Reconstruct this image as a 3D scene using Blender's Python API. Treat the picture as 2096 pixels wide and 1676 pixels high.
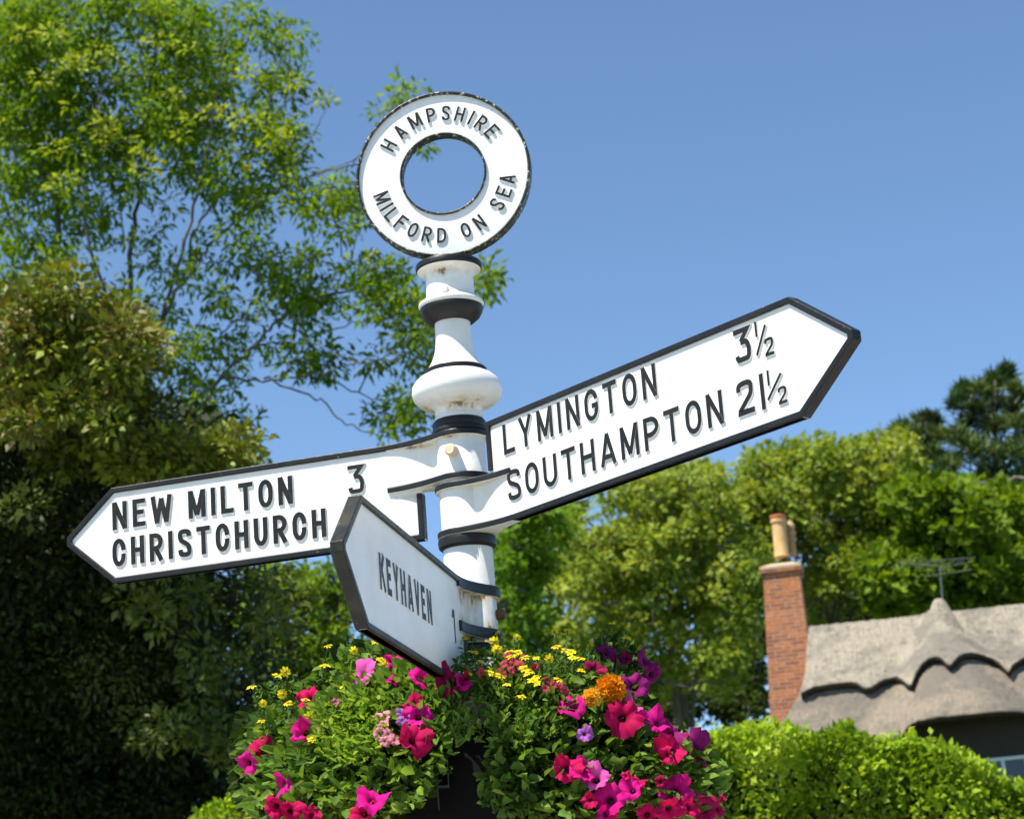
import bpy, math, random
import numpy as np
from math import sin, cos, tan, pi, radians, hypot, sqrt, atan2, degrees
from mathutils import Vector, Matrix, Quaternion

rng = np.random.default_rng(7)
random.seed(7)
scene = bpy.context.scene
for o in list(bpy.data.objects):
    bpy.data.objects.remove(o)
col = scene.collection

# ------------------------------------------------------------------ camera
FPX, CX, CY = 4491.06, 1048.0, 838.0          # focal length in pixels of a 2096 x 1676 frame
CAM = np.array([0.0, -4.9782, 1.6])
YAW, PITCH, ROLL = 0.0254, 0.2799, 0.0752
Fv = np.array([sin(YAW)*cos(PITCH), cos(YAW)*cos(PITCH), sin(PITCH)])
_R = np.array([cos(YAW), -sin(YAW), 0.0]); _U = np.cross(_R, Fv)
Rv = _R*cos(ROLL) - _U*sin(ROLL)
Uv = _R*sin(ROLL) + _U*cos(ROLL)
cd = bpy.data.cameras.new('camera')
cam = bpy.data.objects.new('camera', cd); col.objects.link(cam)
cam.matrix_world = Matrix(((Rv[0], Uv[0], -Fv[0], CAM[0]), (Rv[1], Uv[1], -Fv[1], CAM[1]),
                           (Rv[2], Uv[2], -Fv[2], CAM[2]), (0, 0, 0, 1)))
cd.sensor_width = 36; cd.lens = FPX/2096*36
cd.clip_start = 0.1; cd.clip_end = 3000
cd.dof.use_dof = True; cd.dof.focus_distance = 4.9; cd.dof.aperture_fstop = 9.0
scene.camera = cam

# ------------------------------------------------------------------ light
SUN_AZ, SUN_EL = radians(56), radians(63)      # azimuth measured to the left of straight behind the camera
world = bpy.data.worlds.new('World'); scene.world = world; world.use_nodes = True
wn = world.node_tree.nodes; wl = world.node_tree.links; wn.clear()
wo = wn.new('ShaderNodeOutputWorld'); wb = wn.new('ShaderNodeBackground'); sk = wn.new('ShaderNodeTexSky')
sk.sky_type = 'NISHITA'; sk.sun_disc = False; sk.sun_elevation = SUN_EL; sk.sun_rotation = pi + SUN_AZ
sk.air_density = 0.65; sk.dust_density = 0.35; sk.ozone_density = 3.5; sk.altitude = 0
wb.inputs['Strength'].default_value = 0.130
wt = wn.new('ShaderNodeVectorMath'); wt.operation = 'MULTIPLY'; wt.inputs[1].default_value = (.93, 1.0, .965)
wl.new(sk.outputs[0], wt.inputs[0]); wl.new(wt.outputs[0], wb.inputs[0]); wl.new(wb.outputs[0], wo.inputs[0])
sd = bpy.data.lights.new('sun', 'SUN'); sd.energy = 4.6; sd.angle = radians(0.53); sd.color = (1, .95, .86)
sun = bpy.data.objects.new('sun', sd); col.objects.link(sun)
sdir = Vector((-sin(SUN_AZ)*cos(SUN_EL), -cos(SUN_AZ)*cos(SUN_EL), sin(SUN_EL)))
sun.rotation_euler = sdir.to_track_quat('Z', 'Y').to_euler()
sun.location = (-8, -12, 20)
scene.view_settings.view_transform = 'Standard'; scene.view_settings.look = 'None'
scene.view_settings.gamma = 1; scene.view_settings.exposure = 0.78
scene.render.resolution_x = 1024; scene.render.resolution_y = 818
scene.render.engine = 'CYCLES'

# ------------------------------------------------------------------ helpers
def at(px, py, y):
    """point on the ray through photo pixel (px,py) at world depth y"""
    d = Fv + Rv*(px-CX)/FPX - Uv*(py-CY)/FPX
    t = (y-CAM[1])/d[1]
    return CAM + d*t

def onplane(px, py, p0, n):
    d = Fv + Rv*(px-CX)/FPX - Uv*(py-CY)/FPX
    t = np.dot(np.asarray(p0)-CAM, n)/np.dot(d, n)
    return CAM + d*t

def tag(o, label=None, cat=None, group=None, kind=None):
    if label: o['label'] = label
    if cat: o['category'] = cat
    if group: o['group'] = group
    if kind: o['kind'] = kind
    return o

def empty(name, loc=(0, 0, 0), rz=0, parent=None):
    o = bpy.data.objects.new(name, None); col.objects.link(o)
    o.location = loc; o.rotation_euler = (0, 0, rz); o.empty_display_size = .1
    if parent: o.parent = parent
    return o

class MB:
    def __init__(s): s.v = []; s.f = []; s.m = []
    def add(s, vs, fs, mi=0):
        b = len(s.v); s.v.extend([tuple(map(float, v)) for v in vs])
        for k, f in enumerate(fs):
            s.f.append([i+b for i in f]); s.m.append(mi if isinstance(mi, int) else mi[k])
    def box(s, lo, hi, mi=0):
        x0, y0, z0 = lo; x1, y1, z1 = hi
        s.add([(x0,y0,z0),(x1,y0,z0),(x1,y1,z0),(x0,y1,z0),(x0,y0,z1),(x1,y0,z1),(x1,y1,z1),(x0,y1,z1)],
              [(0,3,2,1),(4,5,6,7),(0,1,5,4),(1,2,6,5),(2,3,7,6),(3,0,4,7)], mi)
    def lathe(s, prof, n=48, mi=0, closed=False, c=(0, 0)):
        base = len(s.v)
        for r, z in prof:
            for k in range(n):
                a = 2*pi*k/n
                s.v.append((c[0]+r*cos(a), c[1]+r*sin(a), z))
        L = len(prof); J = L if closed else L-1
        for j in range(J):
            for k in range(n):
                a = base+j*n+k; b = base+j*n+(k+1) % n; j2 = (j+1) % L
                s.f.append([a, b, base+j2*n+(k+1) % n, base+j2*n+k]); s.m.append(mi)
        if not closed:
            for j, rev in ((0, True), (L-1, False)):
                if prof[j][0] > 1e-6:
                    ff = [base+j*n+k for k in range(n)]
                    s.f.append(ff[::-1] if rev else ff); s.m.append(mi)
    def tube(s, pts, rads, n=6, mi=0, cap=True):
        pts = [np.asarray(p, float) for p in pts]
        base = len(s.v); prev = None
        for i, p in enumerate(pts):
            d = pts[min(i+1, len(pts)-1)] - pts[max(i-1, 0)]
            d = d/(np.linalg.norm(d)+1e-9)
            if prev is None:
                a = np.cross(d, (0, 0, 1) if abs(d[2]) < .9 else (1, 0, 0))
            else:
                a = prev - d*np.dot(prev, d)
            a = a/(np.linalg.norm(a)+1e-9); prev = a; b = np.cross(d, a)
            r = rads[i] if hasattr(rads, '__len__') else rads
            for k in range(n):
                t = 2*pi*k/n
                s.v.append(tuple(p + r*(cos(t)*a + sin(t)*b)))
        for i in range(len(pts)-1):
            for k in range(n):
                s.f.append([base+i*n+k, base+i*n+(k+1) % n, base+(i+1)*n+(k+1) % n, base+(i+1)*n+k]); s.m.append(mi)
        if cap:
            s.f.append([base+k for k in range(n)][::-1]); s.m.append(mi)
            s.f.append([base+(len(pts)-1)*n+k for k in range(n)]); s.m.append(mi)
    def build(s, name, mats, parent=None, smooth=False, loc=None, autos=None):
        me = bpy.data.meshes.new(name)
        me.from_pydata(s.v, [], s.f)
        if not isinstance(mats, (list, tuple)): mats = [mats]
        for m in mats: me.materials.append(m)
        me.polygons.foreach_set('material_index', s.m)
        if smooth or autos: me.polygons.foreach_set('use_smooth', [True]*len(s.f))
        me.update()
        o = bpy.data.objects.new(name, me); col.objects.link(o)
        if autos:
            me.set_sharp_from_angle(angle=radians(autos))
        if parent: o.parent = parent
        if loc is not None: o.location = loc
        return o

def np_mesh(name, V, F, mat, parent=None, colr=None, smooth=False):
    """V (n,3), F (m,4) quads; colr (n,) random value per vertex stored as attribute 'tint' """
    me = bpy.data.meshes.new(name)
    V = np.asarray(V, np.float32); F = np.asarray(F, np.int32)
    me.vertices.add(len(V)); me.vertices.foreach_set('co', V.ravel())
    k = F.shape[1]
    me.loops.add(F.size); me.loops.foreach_set('vertex_index', F.ravel())
    me.polygons.add(len(F)); me.polygons.foreach_set('loop_start', np.arange(0, F.size, k, dtype=np.int32))
    if smooth: me.polygons.foreach_set('use_smooth', np.ones(len(F), bool))
    me.materials.append(mat)
    if colr is not None:
        a = me.attributes.new('tint', 'FLOAT_COLOR', 'POINT')
        c = np.ones((len(V), 4), np.float32); c[:, :3] = colr
        a.data.foreach_set('color', c.ravel())
    me.update(calc_edges=True); me.validate()
    o = bpy.data.objects.new(name, me); col.objects.link(o)
    if parent: o.parent = parent
    return o

# ------------------------------------------------------------------ materials
def new_mat(name):
    m = bpy.data.materials.new(name); m.use_nodes = True
    nt = m.node_tree; b = nt.nodes['Principled BSDF']
    return m, nt, b

def N(nt, t, **kw):
    n = nt.nodes.new(t)
    for k, v in kw.items():
        if k in n.inputs: n.inputs[k].default_value = v
        else: setattr(n, k, v)
    return n

def ramp(nt, src, stops):
    r = nt.nodes.new('ShaderNodeValToRGB'); cr = r.color_ramp
    while len(cr.elements) < len(stops): cr.elements.new(.5)
    for e, (p, c) in zip(cr.elements, stops):
        e.position = p; e.color = (*c, 1) if len(c) == 3 else c
    nt.links.new(src, r.inputs[0]); return r

def mixc(nt, fac, a, b, mode='MIX'):
    m = nt.nodes.new('ShaderNodeMix'); m.data_type = 'RGBA'; m.blend_type = mode
    for s, v in ((0, fac), (6, a), (7, b)):
        if hasattr(v, 'links') or isinstance(v, bpy.types.NodeSocket): nt.links.new(v, m.inputs[s])
        elif s == 0: m.inputs[0].default_value = v
        else: m.inputs[s].default_value = (*v, 1)
    return m.outputs[2]

def bump(nt, b, src, strength, dist):
    n = nt.nodes.new('ShaderNodeBump'); n.inputs['Strength'].default_value = strength
    n.inputs['Distance'].default_value = dist
    nt.links.new(src, n.inputs['Height']); nt.links.new(n.outputs[0], b.inputs['Normal'])

def mth(nt, op, a, b=None, clamp=False):
    n = nt.nodes.new('ShaderNodeMath'); n.operation = op; n.use_clamp = clamp
    for i, v in enumerate((a, b)):
        if v is None: continue
        if isinstance(v, bpy.types.NodeSocket): nt.links.new(v, n.inputs[i])
        else: n.inputs[i].default_value = v
    return n.outputs[0]

def paint(name, base, rough, dirt, dirt_amt, rust=0.0, zbands=(), spec=.5, chips=None):
    m, nt, b = new_mat(name)
    tc = N(nt, 'ShaderNodeTexCoord'); src = tc.outputs['Object']
    n1 = N(nt, 'ShaderNodeTexNoise', Scale=9.0, Detail=6.0, Roughness=.62); nt.links.new(src, n1.inputs['Vector'])
    n2 = N(nt, 'ShaderNodeTexNoise', Scale=70.0, Detail=5.0, Roughness=.7); nt.links.new(src, n2.inputs['Vector'])
    r1 = ramp(nt, n1.outputs[0], [(.45, (0, 0, 0)), (.75, (1, 1, 1))])
    c = mixc(nt, mth(nt, 'MULTIPLY', r1.outputs[0], dirt_amt), base, dirt)
    if zbands:
        sx = N(nt, 'ShaderNodeSeparateXYZ'); geo = N(nt, 'ShaderNodeNewGeometry'); nt.links.new(geo.outputs['Position'], sx.inputs[0])
        tot = None
        for z, w, *am in zbands:
            d = mth(nt, 'ABSOLUTE', mth(nt, 'SUBTRACT', sx.outputs[2], z))
            q = mth(nt, 'SUBTRACT', 1.0, mth(nt, 'DIVIDE', d, w), clamp=True)
            if am: q = mth(nt, 'MULTIPLY', q, am[0])
            tot = q if tot is None else mth(nt, 'MAXIMUM', tot, q)
        n3 = N(nt, 'ShaderNodeTexNoise', Scale=16.0, Detail=7.0, Roughness=.7)
        mp = N(nt, 'ShaderNodeMapping'); mp.inputs['Scale'].default_value = (1, 1, .55); mp.inputs['Location'].default_value = (3.1, 1.7, .4)
        nt.links.new(src, mp.inputs[0]); nt.links.new(mp.outputs[0], n3.inputs['Vector'])
        v = mth(nt, 'ADD', n3.outputs[0], mth(nt, 'MULTIPLY', tot, .14))
        rad = mth(nt, 'SQRT', mth(nt, 'ADD', mth(nt, 'MULTIPLY', sx.outputs[0], sx.outputs[0]), mth(nt, 'MULTIPLY', sx.outputs[1], sx.outputs[1])))
        tot = mth(nt, 'MULTIPLY', tot, mth(nt, 'SUBTRACT', 1.0, mth(nt, 'MULTIPLY', mth(nt, 'SUBTRACT', rad, .11), 14.0), clamp=True))
        rr = ramp(nt, v, [(.70, (0, 0, 0)), (.74, (1, 1, 1))])
        ry = ramp(nt, v, [(.55, (0, 0, 0)), (.72, (1, 1, 1))])
        fac = mth(nt, 'MULTIPLY', rr.outputs[0], mth(nt, 'MULTIPLY', tot, 2.5, clamp=True))
        facy = mth(nt, 'MULTIPLY', ry.outputs[0], mth(nt, 'MULTIPLY', tot, 1.5, clamp=True))
        c = mixc(nt, mth(nt, 'MULTIPLY', facy, .55), c, (.56, .38, .16))
        rcol = ramp(nt, n2.outputs[0], [(.42, (.06, .055, .03)), (.6, (.30, .17, .06))])
        c = mixc(nt, mth(nt, 'MULTIPLY', fac, .85), c, rcol.outputs[0])
    if chips:
        n4 = N(nt, 'ShaderNodeTexNoise', Scale=95.0, Detail=4.0, Roughness=.6); nt.links.new(src, n4.inputs['Vector'])
        r4 = ramp(nt, n4.outputs[0], [(chips[1], (0, 0, 0)), (chips[1]+.035, (1, 1, 1))])
        c = mixc(nt, r4.outputs[0], c, chips[0])
    nt.links.new(c, b.inputs['Base Color'])
    rg = ramp(nt, n2.outputs[0], [(.3, (rough-.08,)*3), (.7, (rough+.12,)*3)])
    nt.links.new(rg.outputs[0], b.inputs['Roughness'])
    b.inputs['Specular IOR Level'].default_value = spec
    hb = mth(nt, 'ADD', mth(nt, 'MULTIPLY', n2.outputs[0], .35), n1.outputs[0])
    bump(nt, b, hb, .35, .004)
    return m

M = {}
M['white'] = paint('white_paint', (.82, .81, .775), .36, (.60, .57, .47), .35)
M['post_white'] = paint('post_white_paint', (.82, .81, .775), .34, (.62, .58, .46), .45,
                        chips=((.22, .20, .15), .765),
                        zbands=((3.372, .02), (3.04, .03), (2.966, .012), (2.845, .015), (2.575, .06, 1.35), (2.50, .05, 1.5), (2.60, .02, 1.6)))
M['ring_white'] = paint('ring_white_paint', (.82, .82, .80), .35, (.66, .65, .58), .25)
M['black'] = paint('black_paint', (.009, .010, .010), .42, (.04, .04, .038), .35, spec=.32)
M['rim_black'] = paint('rim_black_paint', (.009, .010, .010), .42, (.04, .04, .04), .4, spec=.32, chips=((.30, .31, .26), .70))
M['ring_black'] = paint('ring_black_paint', (.012, .013, .013), .42, (.09, .10, .07), .5, spec=.4, chips=((.36, .37, .28), .575))
M['rim_green'] = paint('rim_algae_paint', (.012, .012, .011), .42, (.075, .072, .035), .7, spec=.3, chips=((.22, .20, .12), .70))
M['letter'] = paint('letter_black', (.014, .015, .015), .45, (.035, .035, .035), .5, spec=.22)
M['rust'] = paint('rusty_iron', (.78, .66, .45), .6, (.38, .17, .05), .9)

M['rust_dark'] = paint('dark_rusty_iron', (.16, .07, .03), .75, (.04, .03, .02), .9)

def leaf_mat(name, trans=.42, rough=.6, spec=.14):
    m, nt, b = new_mat(name)
    a = N(nt, 'ShaderNodeAttribute', attribute_name='tint')
    geo = N(nt, 'ShaderNodeNewGeometry')
    nz = N(nt, 'ShaderNodeTexNoise', Scale=60.0, Detail=2.0); nt.links.new(geo.outputs['Position'], nz.inputs['Vector'])
    cc = mixc(nt, 1.0, a.outputs['Color'], ramp(nt, nz.outputs[0], [(.3, (.75, .75, .75)), (.7, (1.15, 1.15, 1.1))]).outputs[0], 'MULTIPLY')
    nt.links.new(cc, b.inputs['Base Color'])
    b.inputs['Roughness'].default_value = rough; b.inputs['Specular IOR Level'].default_value = spec
    t = N(nt, 'ShaderNodeBsdfTranslucent')
    tcl = mixc(nt, 1.0, cc, (1.25, 1.15, .45), 'MULTIPLY')
    nt.links.new(tcl, t.inputs[0])
    mx = N(nt, 'ShaderNodeMixShader'); mx.inputs[0].default_value = trans
    nt.links.new(b.outputs[0], mx.inputs[1]); nt.links.new(t.outputs[0], mx.inputs[2])
    nt.links.new(mx.outputs[0], nt.nodes['Material Output'].inputs[0])
    return m
M['leaf'] = leaf_mat('leaf')
M['leaf_dark'] = leaf_mat('evergreen_leaf', .18, .5, .25)
M['petal'] = leaf_mat('petal', .22, .7, .10)

def bark_mat(name, c1, c2, sc=6):
    m, nt, b = new_mat(name)
    tc = N(nt, 'ShaderNodeTexCoord'); mp = N(nt, 'ShaderNodeMapping'); mp.inputs['Scale'].default_value = (sc, sc, sc*.3)
    nt.links.new(tc.outputs['Object'], mp.inputs[0])
    n = N(nt, 'ShaderNodeTexNoise', Scale=2.0, Detail=6.0, Roughness=.7); nt.links.new(mp.outputs[0], n.inputs['Vector'])
    nt.links.new(ramp(nt, n.outputs[0], [(.35, c1), (.65, c2)]).outputs[0], b.inputs['Base Color'])
    b.inputs['Roughness'].default_value = .85; bump(nt, b, n.outputs[0], .5, .03)
    return m
M['bark'] = bark_mat('ash_bark', (.07, .065, .045), (.20, .19, .14))
M['bark_dark'] = bark_mat('dark_bark', (.025, .02, .015), (.07, .06, .045))
M['stem'] = bark_mat('green_stem', (.05, .07, .02), (.09, .10, .04), 60)

# ------------------------------------------------------------------ setting: ground
def ground():
    m, nt, b = new_mat('grass_ground')
    tc = N(nt, 'ShaderNodeTexCoord')
    n = N(nt, 'ShaderNodeTexNoise', Scale=.4, Detail=8.0, Roughness=.7); nt.links.new(tc.outputs['Object'], n.inputs['Vector'])
    nt.links.new(ramp(nt, n.outputs[0], [(.35, (.035, .06, .015)), (.65, (.08, .11, .03))]).outputs[0], b.inputs['Base Color'])
    b.inputs['Roughness'].default_value = .9; bump(nt, b, n.outputs[0], .6, .1)
    mb = MB(); S = 1500
    mb.add([(-S,-S,0),(S,-S,0),(S,S,0),(-S,S,0)], [(0,1,2,3)])
    tag(mb.build('ground', m), kind='structure')
    m, nt, b = new_mat('asphalt')
    tc = N(nt, 'ShaderNodeTexCoord')
    n = N(nt, 'ShaderNodeTexNoise', Scale=40, Detail=6.0, Roughness=.8); nt.links.new(tc.outputs['Object'], n.inputs['Vector'])
    nt.links.new(ramp(nt, n.outputs[0], [(.3, (.035, .035, .036)), (.7, (.075, .073, .07))]).outputs[0], b.inputs['Base Color'])
    b.inputs['Roughness'].default_value = .85; bump(nt, b, n.outputs[0], .5, .01)
    mb = MB(); mb.add([(-120,2.2,.006),(120,2.2,.006),(120,7.6,.006),(-120,7.6,.006)], [(0,1,2,3)])
    tag(mb.build('road', m), kind='structure')
    mk, nt, b = new_mat('road_paint'); b.inputs['Base Color'].default_value = (.75, .75, .72, 1)
    b.inputs['Roughness'].default_value = .7
    mb = MB()
    for k in range(-20, 20):
        mb.add([(k*6, 4.85, .011), (k*6+4, 4.85, .011), (k*6+4, 4.95, .011), (k*6, 4.95, .011)], [(0,1,2,3)])
    tag(mb.build('road_markings', mk), kind='structure')
    mp_, nt, b = new_mat('pavement_stone')
    br = N(nt, 'ShaderNodeTexBrick', Scale=1.6); br.inputs['Color1'].default_value = (.46, .44, .40, 1)
    br.inputs['Color2'].default_value = (.52, .50, .46, 1); br.inputs['Mortar'].default_value = (.12, .11, .10, 1)
    tc = N(nt, 'ShaderNodeTexCoord'); nt.links.new(tc.outputs['Object'], br.inputs['Vector'])
    nt.links.new(br.outputs[0], b.inputs['Base Color']); b.inputs['Roughness'].default_value = .85
    mb = MB(); mb.box((-120, -7, -.05), (120, 2.2, .12))
    tag(mb.build('pavement', mp_), kind='structure')
ground()
# ------------------------------------------------------------------ the signpost
def arc(cx, cy, rx, ry, a0, a1, n=10):
    return [(cx+rx*cos(radians(a0+(a1-a0)*i/n)), cy+ry*sin(radians(a0+(a1-a0)*i/n))) for i in range(n+1)]

def catmull(P, n=5):
    P = [P[0]] + list(P) + [P[-1]]; out = []
    for i in range(1, len(P)-2):
        p0, p1, p2, p3 = [np.array(P[i+k]) for k in (-1, 0, 1, 2)]
        for j in range(n):
            t = j/n
            out.append(tuple(.5*((2*p1)+(-p0+p2)*t+(2*p0-5*p1+4*p2-p3)*t*t+(-p0+3*p1-3*p2+p3)*t**3)))
    out.append(tuple(P[-2])); return out

GW = dict(I=None, M=1.22, W=1.42, L=.88, E=.86, F=.86, Y=1.05, A=1.08, T=1.0, S=.98)
def glyph(ch, W, t):
    """strokes of one capital, height 1, width W, stroke t -> list of (polyline, closed)"""
    a = t/2; x0, x1, y0, y1 = a, W-a, a, 1-a; xm = W/2; w = x1-x0; S = []
    def L(*p, c=False): S.append((list(p), c))
    if ch == 'I': L((xm, 0), (xm, 1))
    elif ch == 'L': L((x0, 1), (x0, y0), (W, y0))
    elif ch == 'H': L((x0, 0), (x0, 1)); L((x1, 0), (x1, 1)); L((x0, .5), (x1, .5))
    elif ch == 'T': L((xm, 0), (xm, y1)); L((0, y1), (W, y1))
    elif ch == 'E': L((W, y0), (x0, y0), (x0, y1), (W, y1)); L((x0, .52), (W*.88, .52))
    elif ch == 'F': L((x0, 0), (x0, y1), (W, y1)); L((x0, .52), (W*.86, .52))
    elif ch == 'N': L((x0, 0), (x0, 1)); L((x1, 0), (x1, 1)); L((x0, .985), (x1, .015))
    elif ch == 'M': L((x0, 0), (x0, 1)); L((x1, 0), (x1, 1)); L((x0+a*.1, .98), (xm, .10)); L((x1-a*.1, .98), (xm, .10))
    elif ch == 'W':
        L((x0*.9, 1), (W*.28, .01)); L((W*.28, .01), (xm, .90)); L((W*.72, .01), (xm, .90)); L((W-x0*.9, 1), (W*.72, .01))
    elif ch == 'V': L((x0*.9, 1), (xm, .01)); L((W-x0*.9, 1), (xm, .01))
    elif ch == 'A': L((x0*.9, 0), (xm, .99)); L((W-x0*.9, 0), (xm, .99)); L((W*.2, .27), (W*.8, .27))
    elif ch == 'Y': L((x0*.9, 1), (xm, .42)); L((W-x0*.9, 1), (xm, .42)); L((xm, 0), (xm, .47))
    elif ch == 'K': L((x0, 0), (x0, 1)); L((x1+a*.4, 1), (x0+.02, .38)); L((x1+a*.6, 0), (x0+w*.36, .60))
    elif ch == 'O':
        ry = .33; L(*(arc(xm, y1-ry, w/2, ry, 0, 180, 12) + arc(xm, y0+ry, w/2, ry, 180, 360, 12)), c=True)
    elif ch == 'D':
        ry = .30; rx = w*.72
        L(*([(x0, y0), (x0, y1)] + arc(x1-rx, y1-ry, rx, ry, 90, 0, 8) + arc(x1-rx, y0+ry, rx, ry, 0, -90, 8)), c=True)
    elif ch == 'C': L(*(arc(xm, y1-.31, w/2, .31, -8, 180, 12) + arc(xm, y0+.31, w/2, .31, 180, 368, 12)))
    elif ch == 'G':
        L(*(arc(xm, y1-.31, w/2, .31, 5, 180, 12) + arc(xm, y0+.31, w/2, .31, 180, 350, 12) + [(x1, .46)])); L((x1+a, .46), (xm+.02, .46))
    elif ch == 'U': L(*([(x0, 1)] + arc(xm, y0+.3, w/2, .3, 180, 360, 14) + [(x1, 1)]))
    elif ch in 'PR':
        rx = w*.6; ry = (y1-.45)/2
        L((x0, 0), (x0, 1)); L(*([(x0, y1)] + arc(x1-rx, .45+ry, rx, ry, 90, -90, 12) + [(x0, .45)]))
        if ch == 'R': L((x0+w*.45, .46), (x1+a*.2, 0))
    elif ch == 'S':
        L(*catmull([(x1, .72), (x1-.07*w, .87), (xm, y1), (x0+.07*w, .88), (x0, .73), (x0+.13*w, .60), (xm, .51), (x1-.13*w, .41), (x1, .27), (x1-.07*w, .12), (xm, y0), (x0+.07*w, .13), (x0, .28)]))
    elif ch == '2':
        L(*(catmull([(x0, .70), (x0+.07*w, .87), (xm, y1), (x1-.06*w, .88), (x1, .72), (x1-.10*w, .55), (xm, .36), (x0+.02*w, y0+.06)]) + [(x0, y0), (W, y0)]))
    elif ch == '3':
        L((0, y1), (x1, y1), (x0+w*.38, .60)); L(*catmull([(x0+w*.36, .58), (x1-.18*w, .56), (x1, .40), (x1, .27), (x1-.1*w, .10), (xm, y0), (x0+.1*w, .09), (x0, .22)]))
    elif ch == '1': L((xm, 0), (xm, 1))
    elif ch == 'i': L((xm, 0), (xm, .99)); L((xm, .95), (xm-.2, .84), (xm-.22, .74))
    elif ch == '/': L((0, 0), (W, 1))
    return S

def sweep(mb, path, half, h0, h1, fr, closed=False, draft=0.0, m_top=0, m_side=1, both=False):
    """ribbon of half width `half` along a 2D path, from depth h0 to h1 in frame fr(x,y,h)"""
    P = [np.array(p, float) for p in path]; q = [P[0]]
    for p in P[1:]:
        if np.linalg.norm(p-q[-1]) > 1e-6: q.append(p)
    if closed and np.linalg.norm(q[0]-q[-1]) < 1e-6: q.pop()
    P = q; n = len(P); off = []
    for i in range(n):
        def dirn(a, b):
            d = b-a; return d/(np.linalg.norm(d)+1e-12)
        if closed: d0 = dirn(P[i-1], P[i]); d1 = dirn(P[i], P[(i+1) % n])
        else:
            d0 = dirn(P[i-1], P[i]) if i > 0 else None; d1 = dirn(P[i], P[i+1]) if i < n-1 else None
            if d0 is None: d0 = d1
            if d1 is None: d1 = d0
        n0 = np.array((-d0[1], d0[0])); n1 = np.array((-d1[1], d1[0])); m = n0+n1; m /= np.linalg.norm(m)+1e-12
        off.append(m/max(.45, np.dot(m, n0)))
    vs = []
    for p, o in zip(P, off):
        vs += [fr(*(p+o*(half+draft)), h0), fr(*(p+o*half), h1), fr(*(p-o*half), h1), fr(*(p-o*(half+draft)), h0)]
    fs = []; ms = []
    for i in range(n if closed else n-1):
        a = 4*i; b = 4*((i+1) % n)
        fs += [(a, b, b+1, a+1), (a+1, b+1, b+2, a+2), (a+2, b+2, b+3, a+3), (a+3, b+3, b, a)]
        ms += [m_side, m_top, m_side, m_top if both else m_side]
    if not closed:
        fs += [(0, 1, 2, 3), (4*n-1, 4*n-2, 4*n-3, 4*n-4)]; ms += [m_side, m_side]
    mb.add(vs, fs, ms)

def line(mb, txt, x0, x1, y, h, wgl, t, fr, hb, ht):
    """one line of raised capitals between reading positions x0 and x1 (metres), cap height h"""
    ws = [(t if c in 'I1' else (wgl*.55 if c == ' ' else wgl*GW.get(c, 1.0))) for c in txt]
    gap = ((x1-x0)/h - sum(ws))/(len(txt)-1); x = 0
    for k, (c, w) in enumerate(zip(txt, ws)):
        put(mb, c, x0+x*h, y, h, w, t, fr, hb, ht); x += w+gap

def put(mb, c, x, y, h, w, t, fr, hb, ht, rot=0.0, sc=None):
    for k, (pl, cl) in enumerate(glyph(c, w, t)):
        j = lambda: random.uniform(-.006, .006)
        pts = [((p[0])*h, (p[1])*h) for p in pl]
        if rot:
            pts = [(px-w*h/2, py-h/2) for px, py in pts]
            pts = [(px*cos(rot)-py*sin(rot), px*sin(rot)+py*cos(rot)) for px, py in pts]
        pts = [(x+px, y+py) for px, py in pts]
        sweep(mb, pts, t*h/2, hb, ht+k*.00025, fr, cl, draft=.0011)

post = empty('signpost')
tag(post, 'white cast iron fingerpost with black bands, three direction arms and a ring on top', 'signpost')

def collar_plan(rc, hp, send, n=14):
    """plan outline (s,h) of a half collar that flows into the arm"""
    up = []
    for k in range(n+1):
        a = radians(180-120*k/n); up.append((rc*cos(a), rc*sin(a)))
    sa = rc*.5; ha = rc*.866
    for k in range(1, n+1):
        t = k/n; up.append((sa+(send-sa)*t, hp+(ha-hp)*(1-t)**1.95))
    return up + [(s, -h) for s, h in reversed(up[1:])]

def prism_plan(mb, plan, z0, z1, fr3, mt=0, ms=0, mbm=0):
    n = len(plan); vs = [fr3(s, h, z0) for s, h in plan] + [fr3(s, h, z1) for s, h in plan]
    fs = [tuple(range(n)), tuple(range(n, 2*n))[::-1]]; mm = [mbm, mt]
    for k in range(n):
        fs.append((k, k+n, (k+1) % n+n, (k+1) % n)); mm.append(ms)
    mb.add(vs, fs, mm)

def bevel(o, w, seg=2):
    b = o.modifiers.new('bevel', 'BEVEL'); b.width = w; b.segments = seg; b.limit_method = 'ANGLE'; b.angle_limit = radians(35)
    return o

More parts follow.
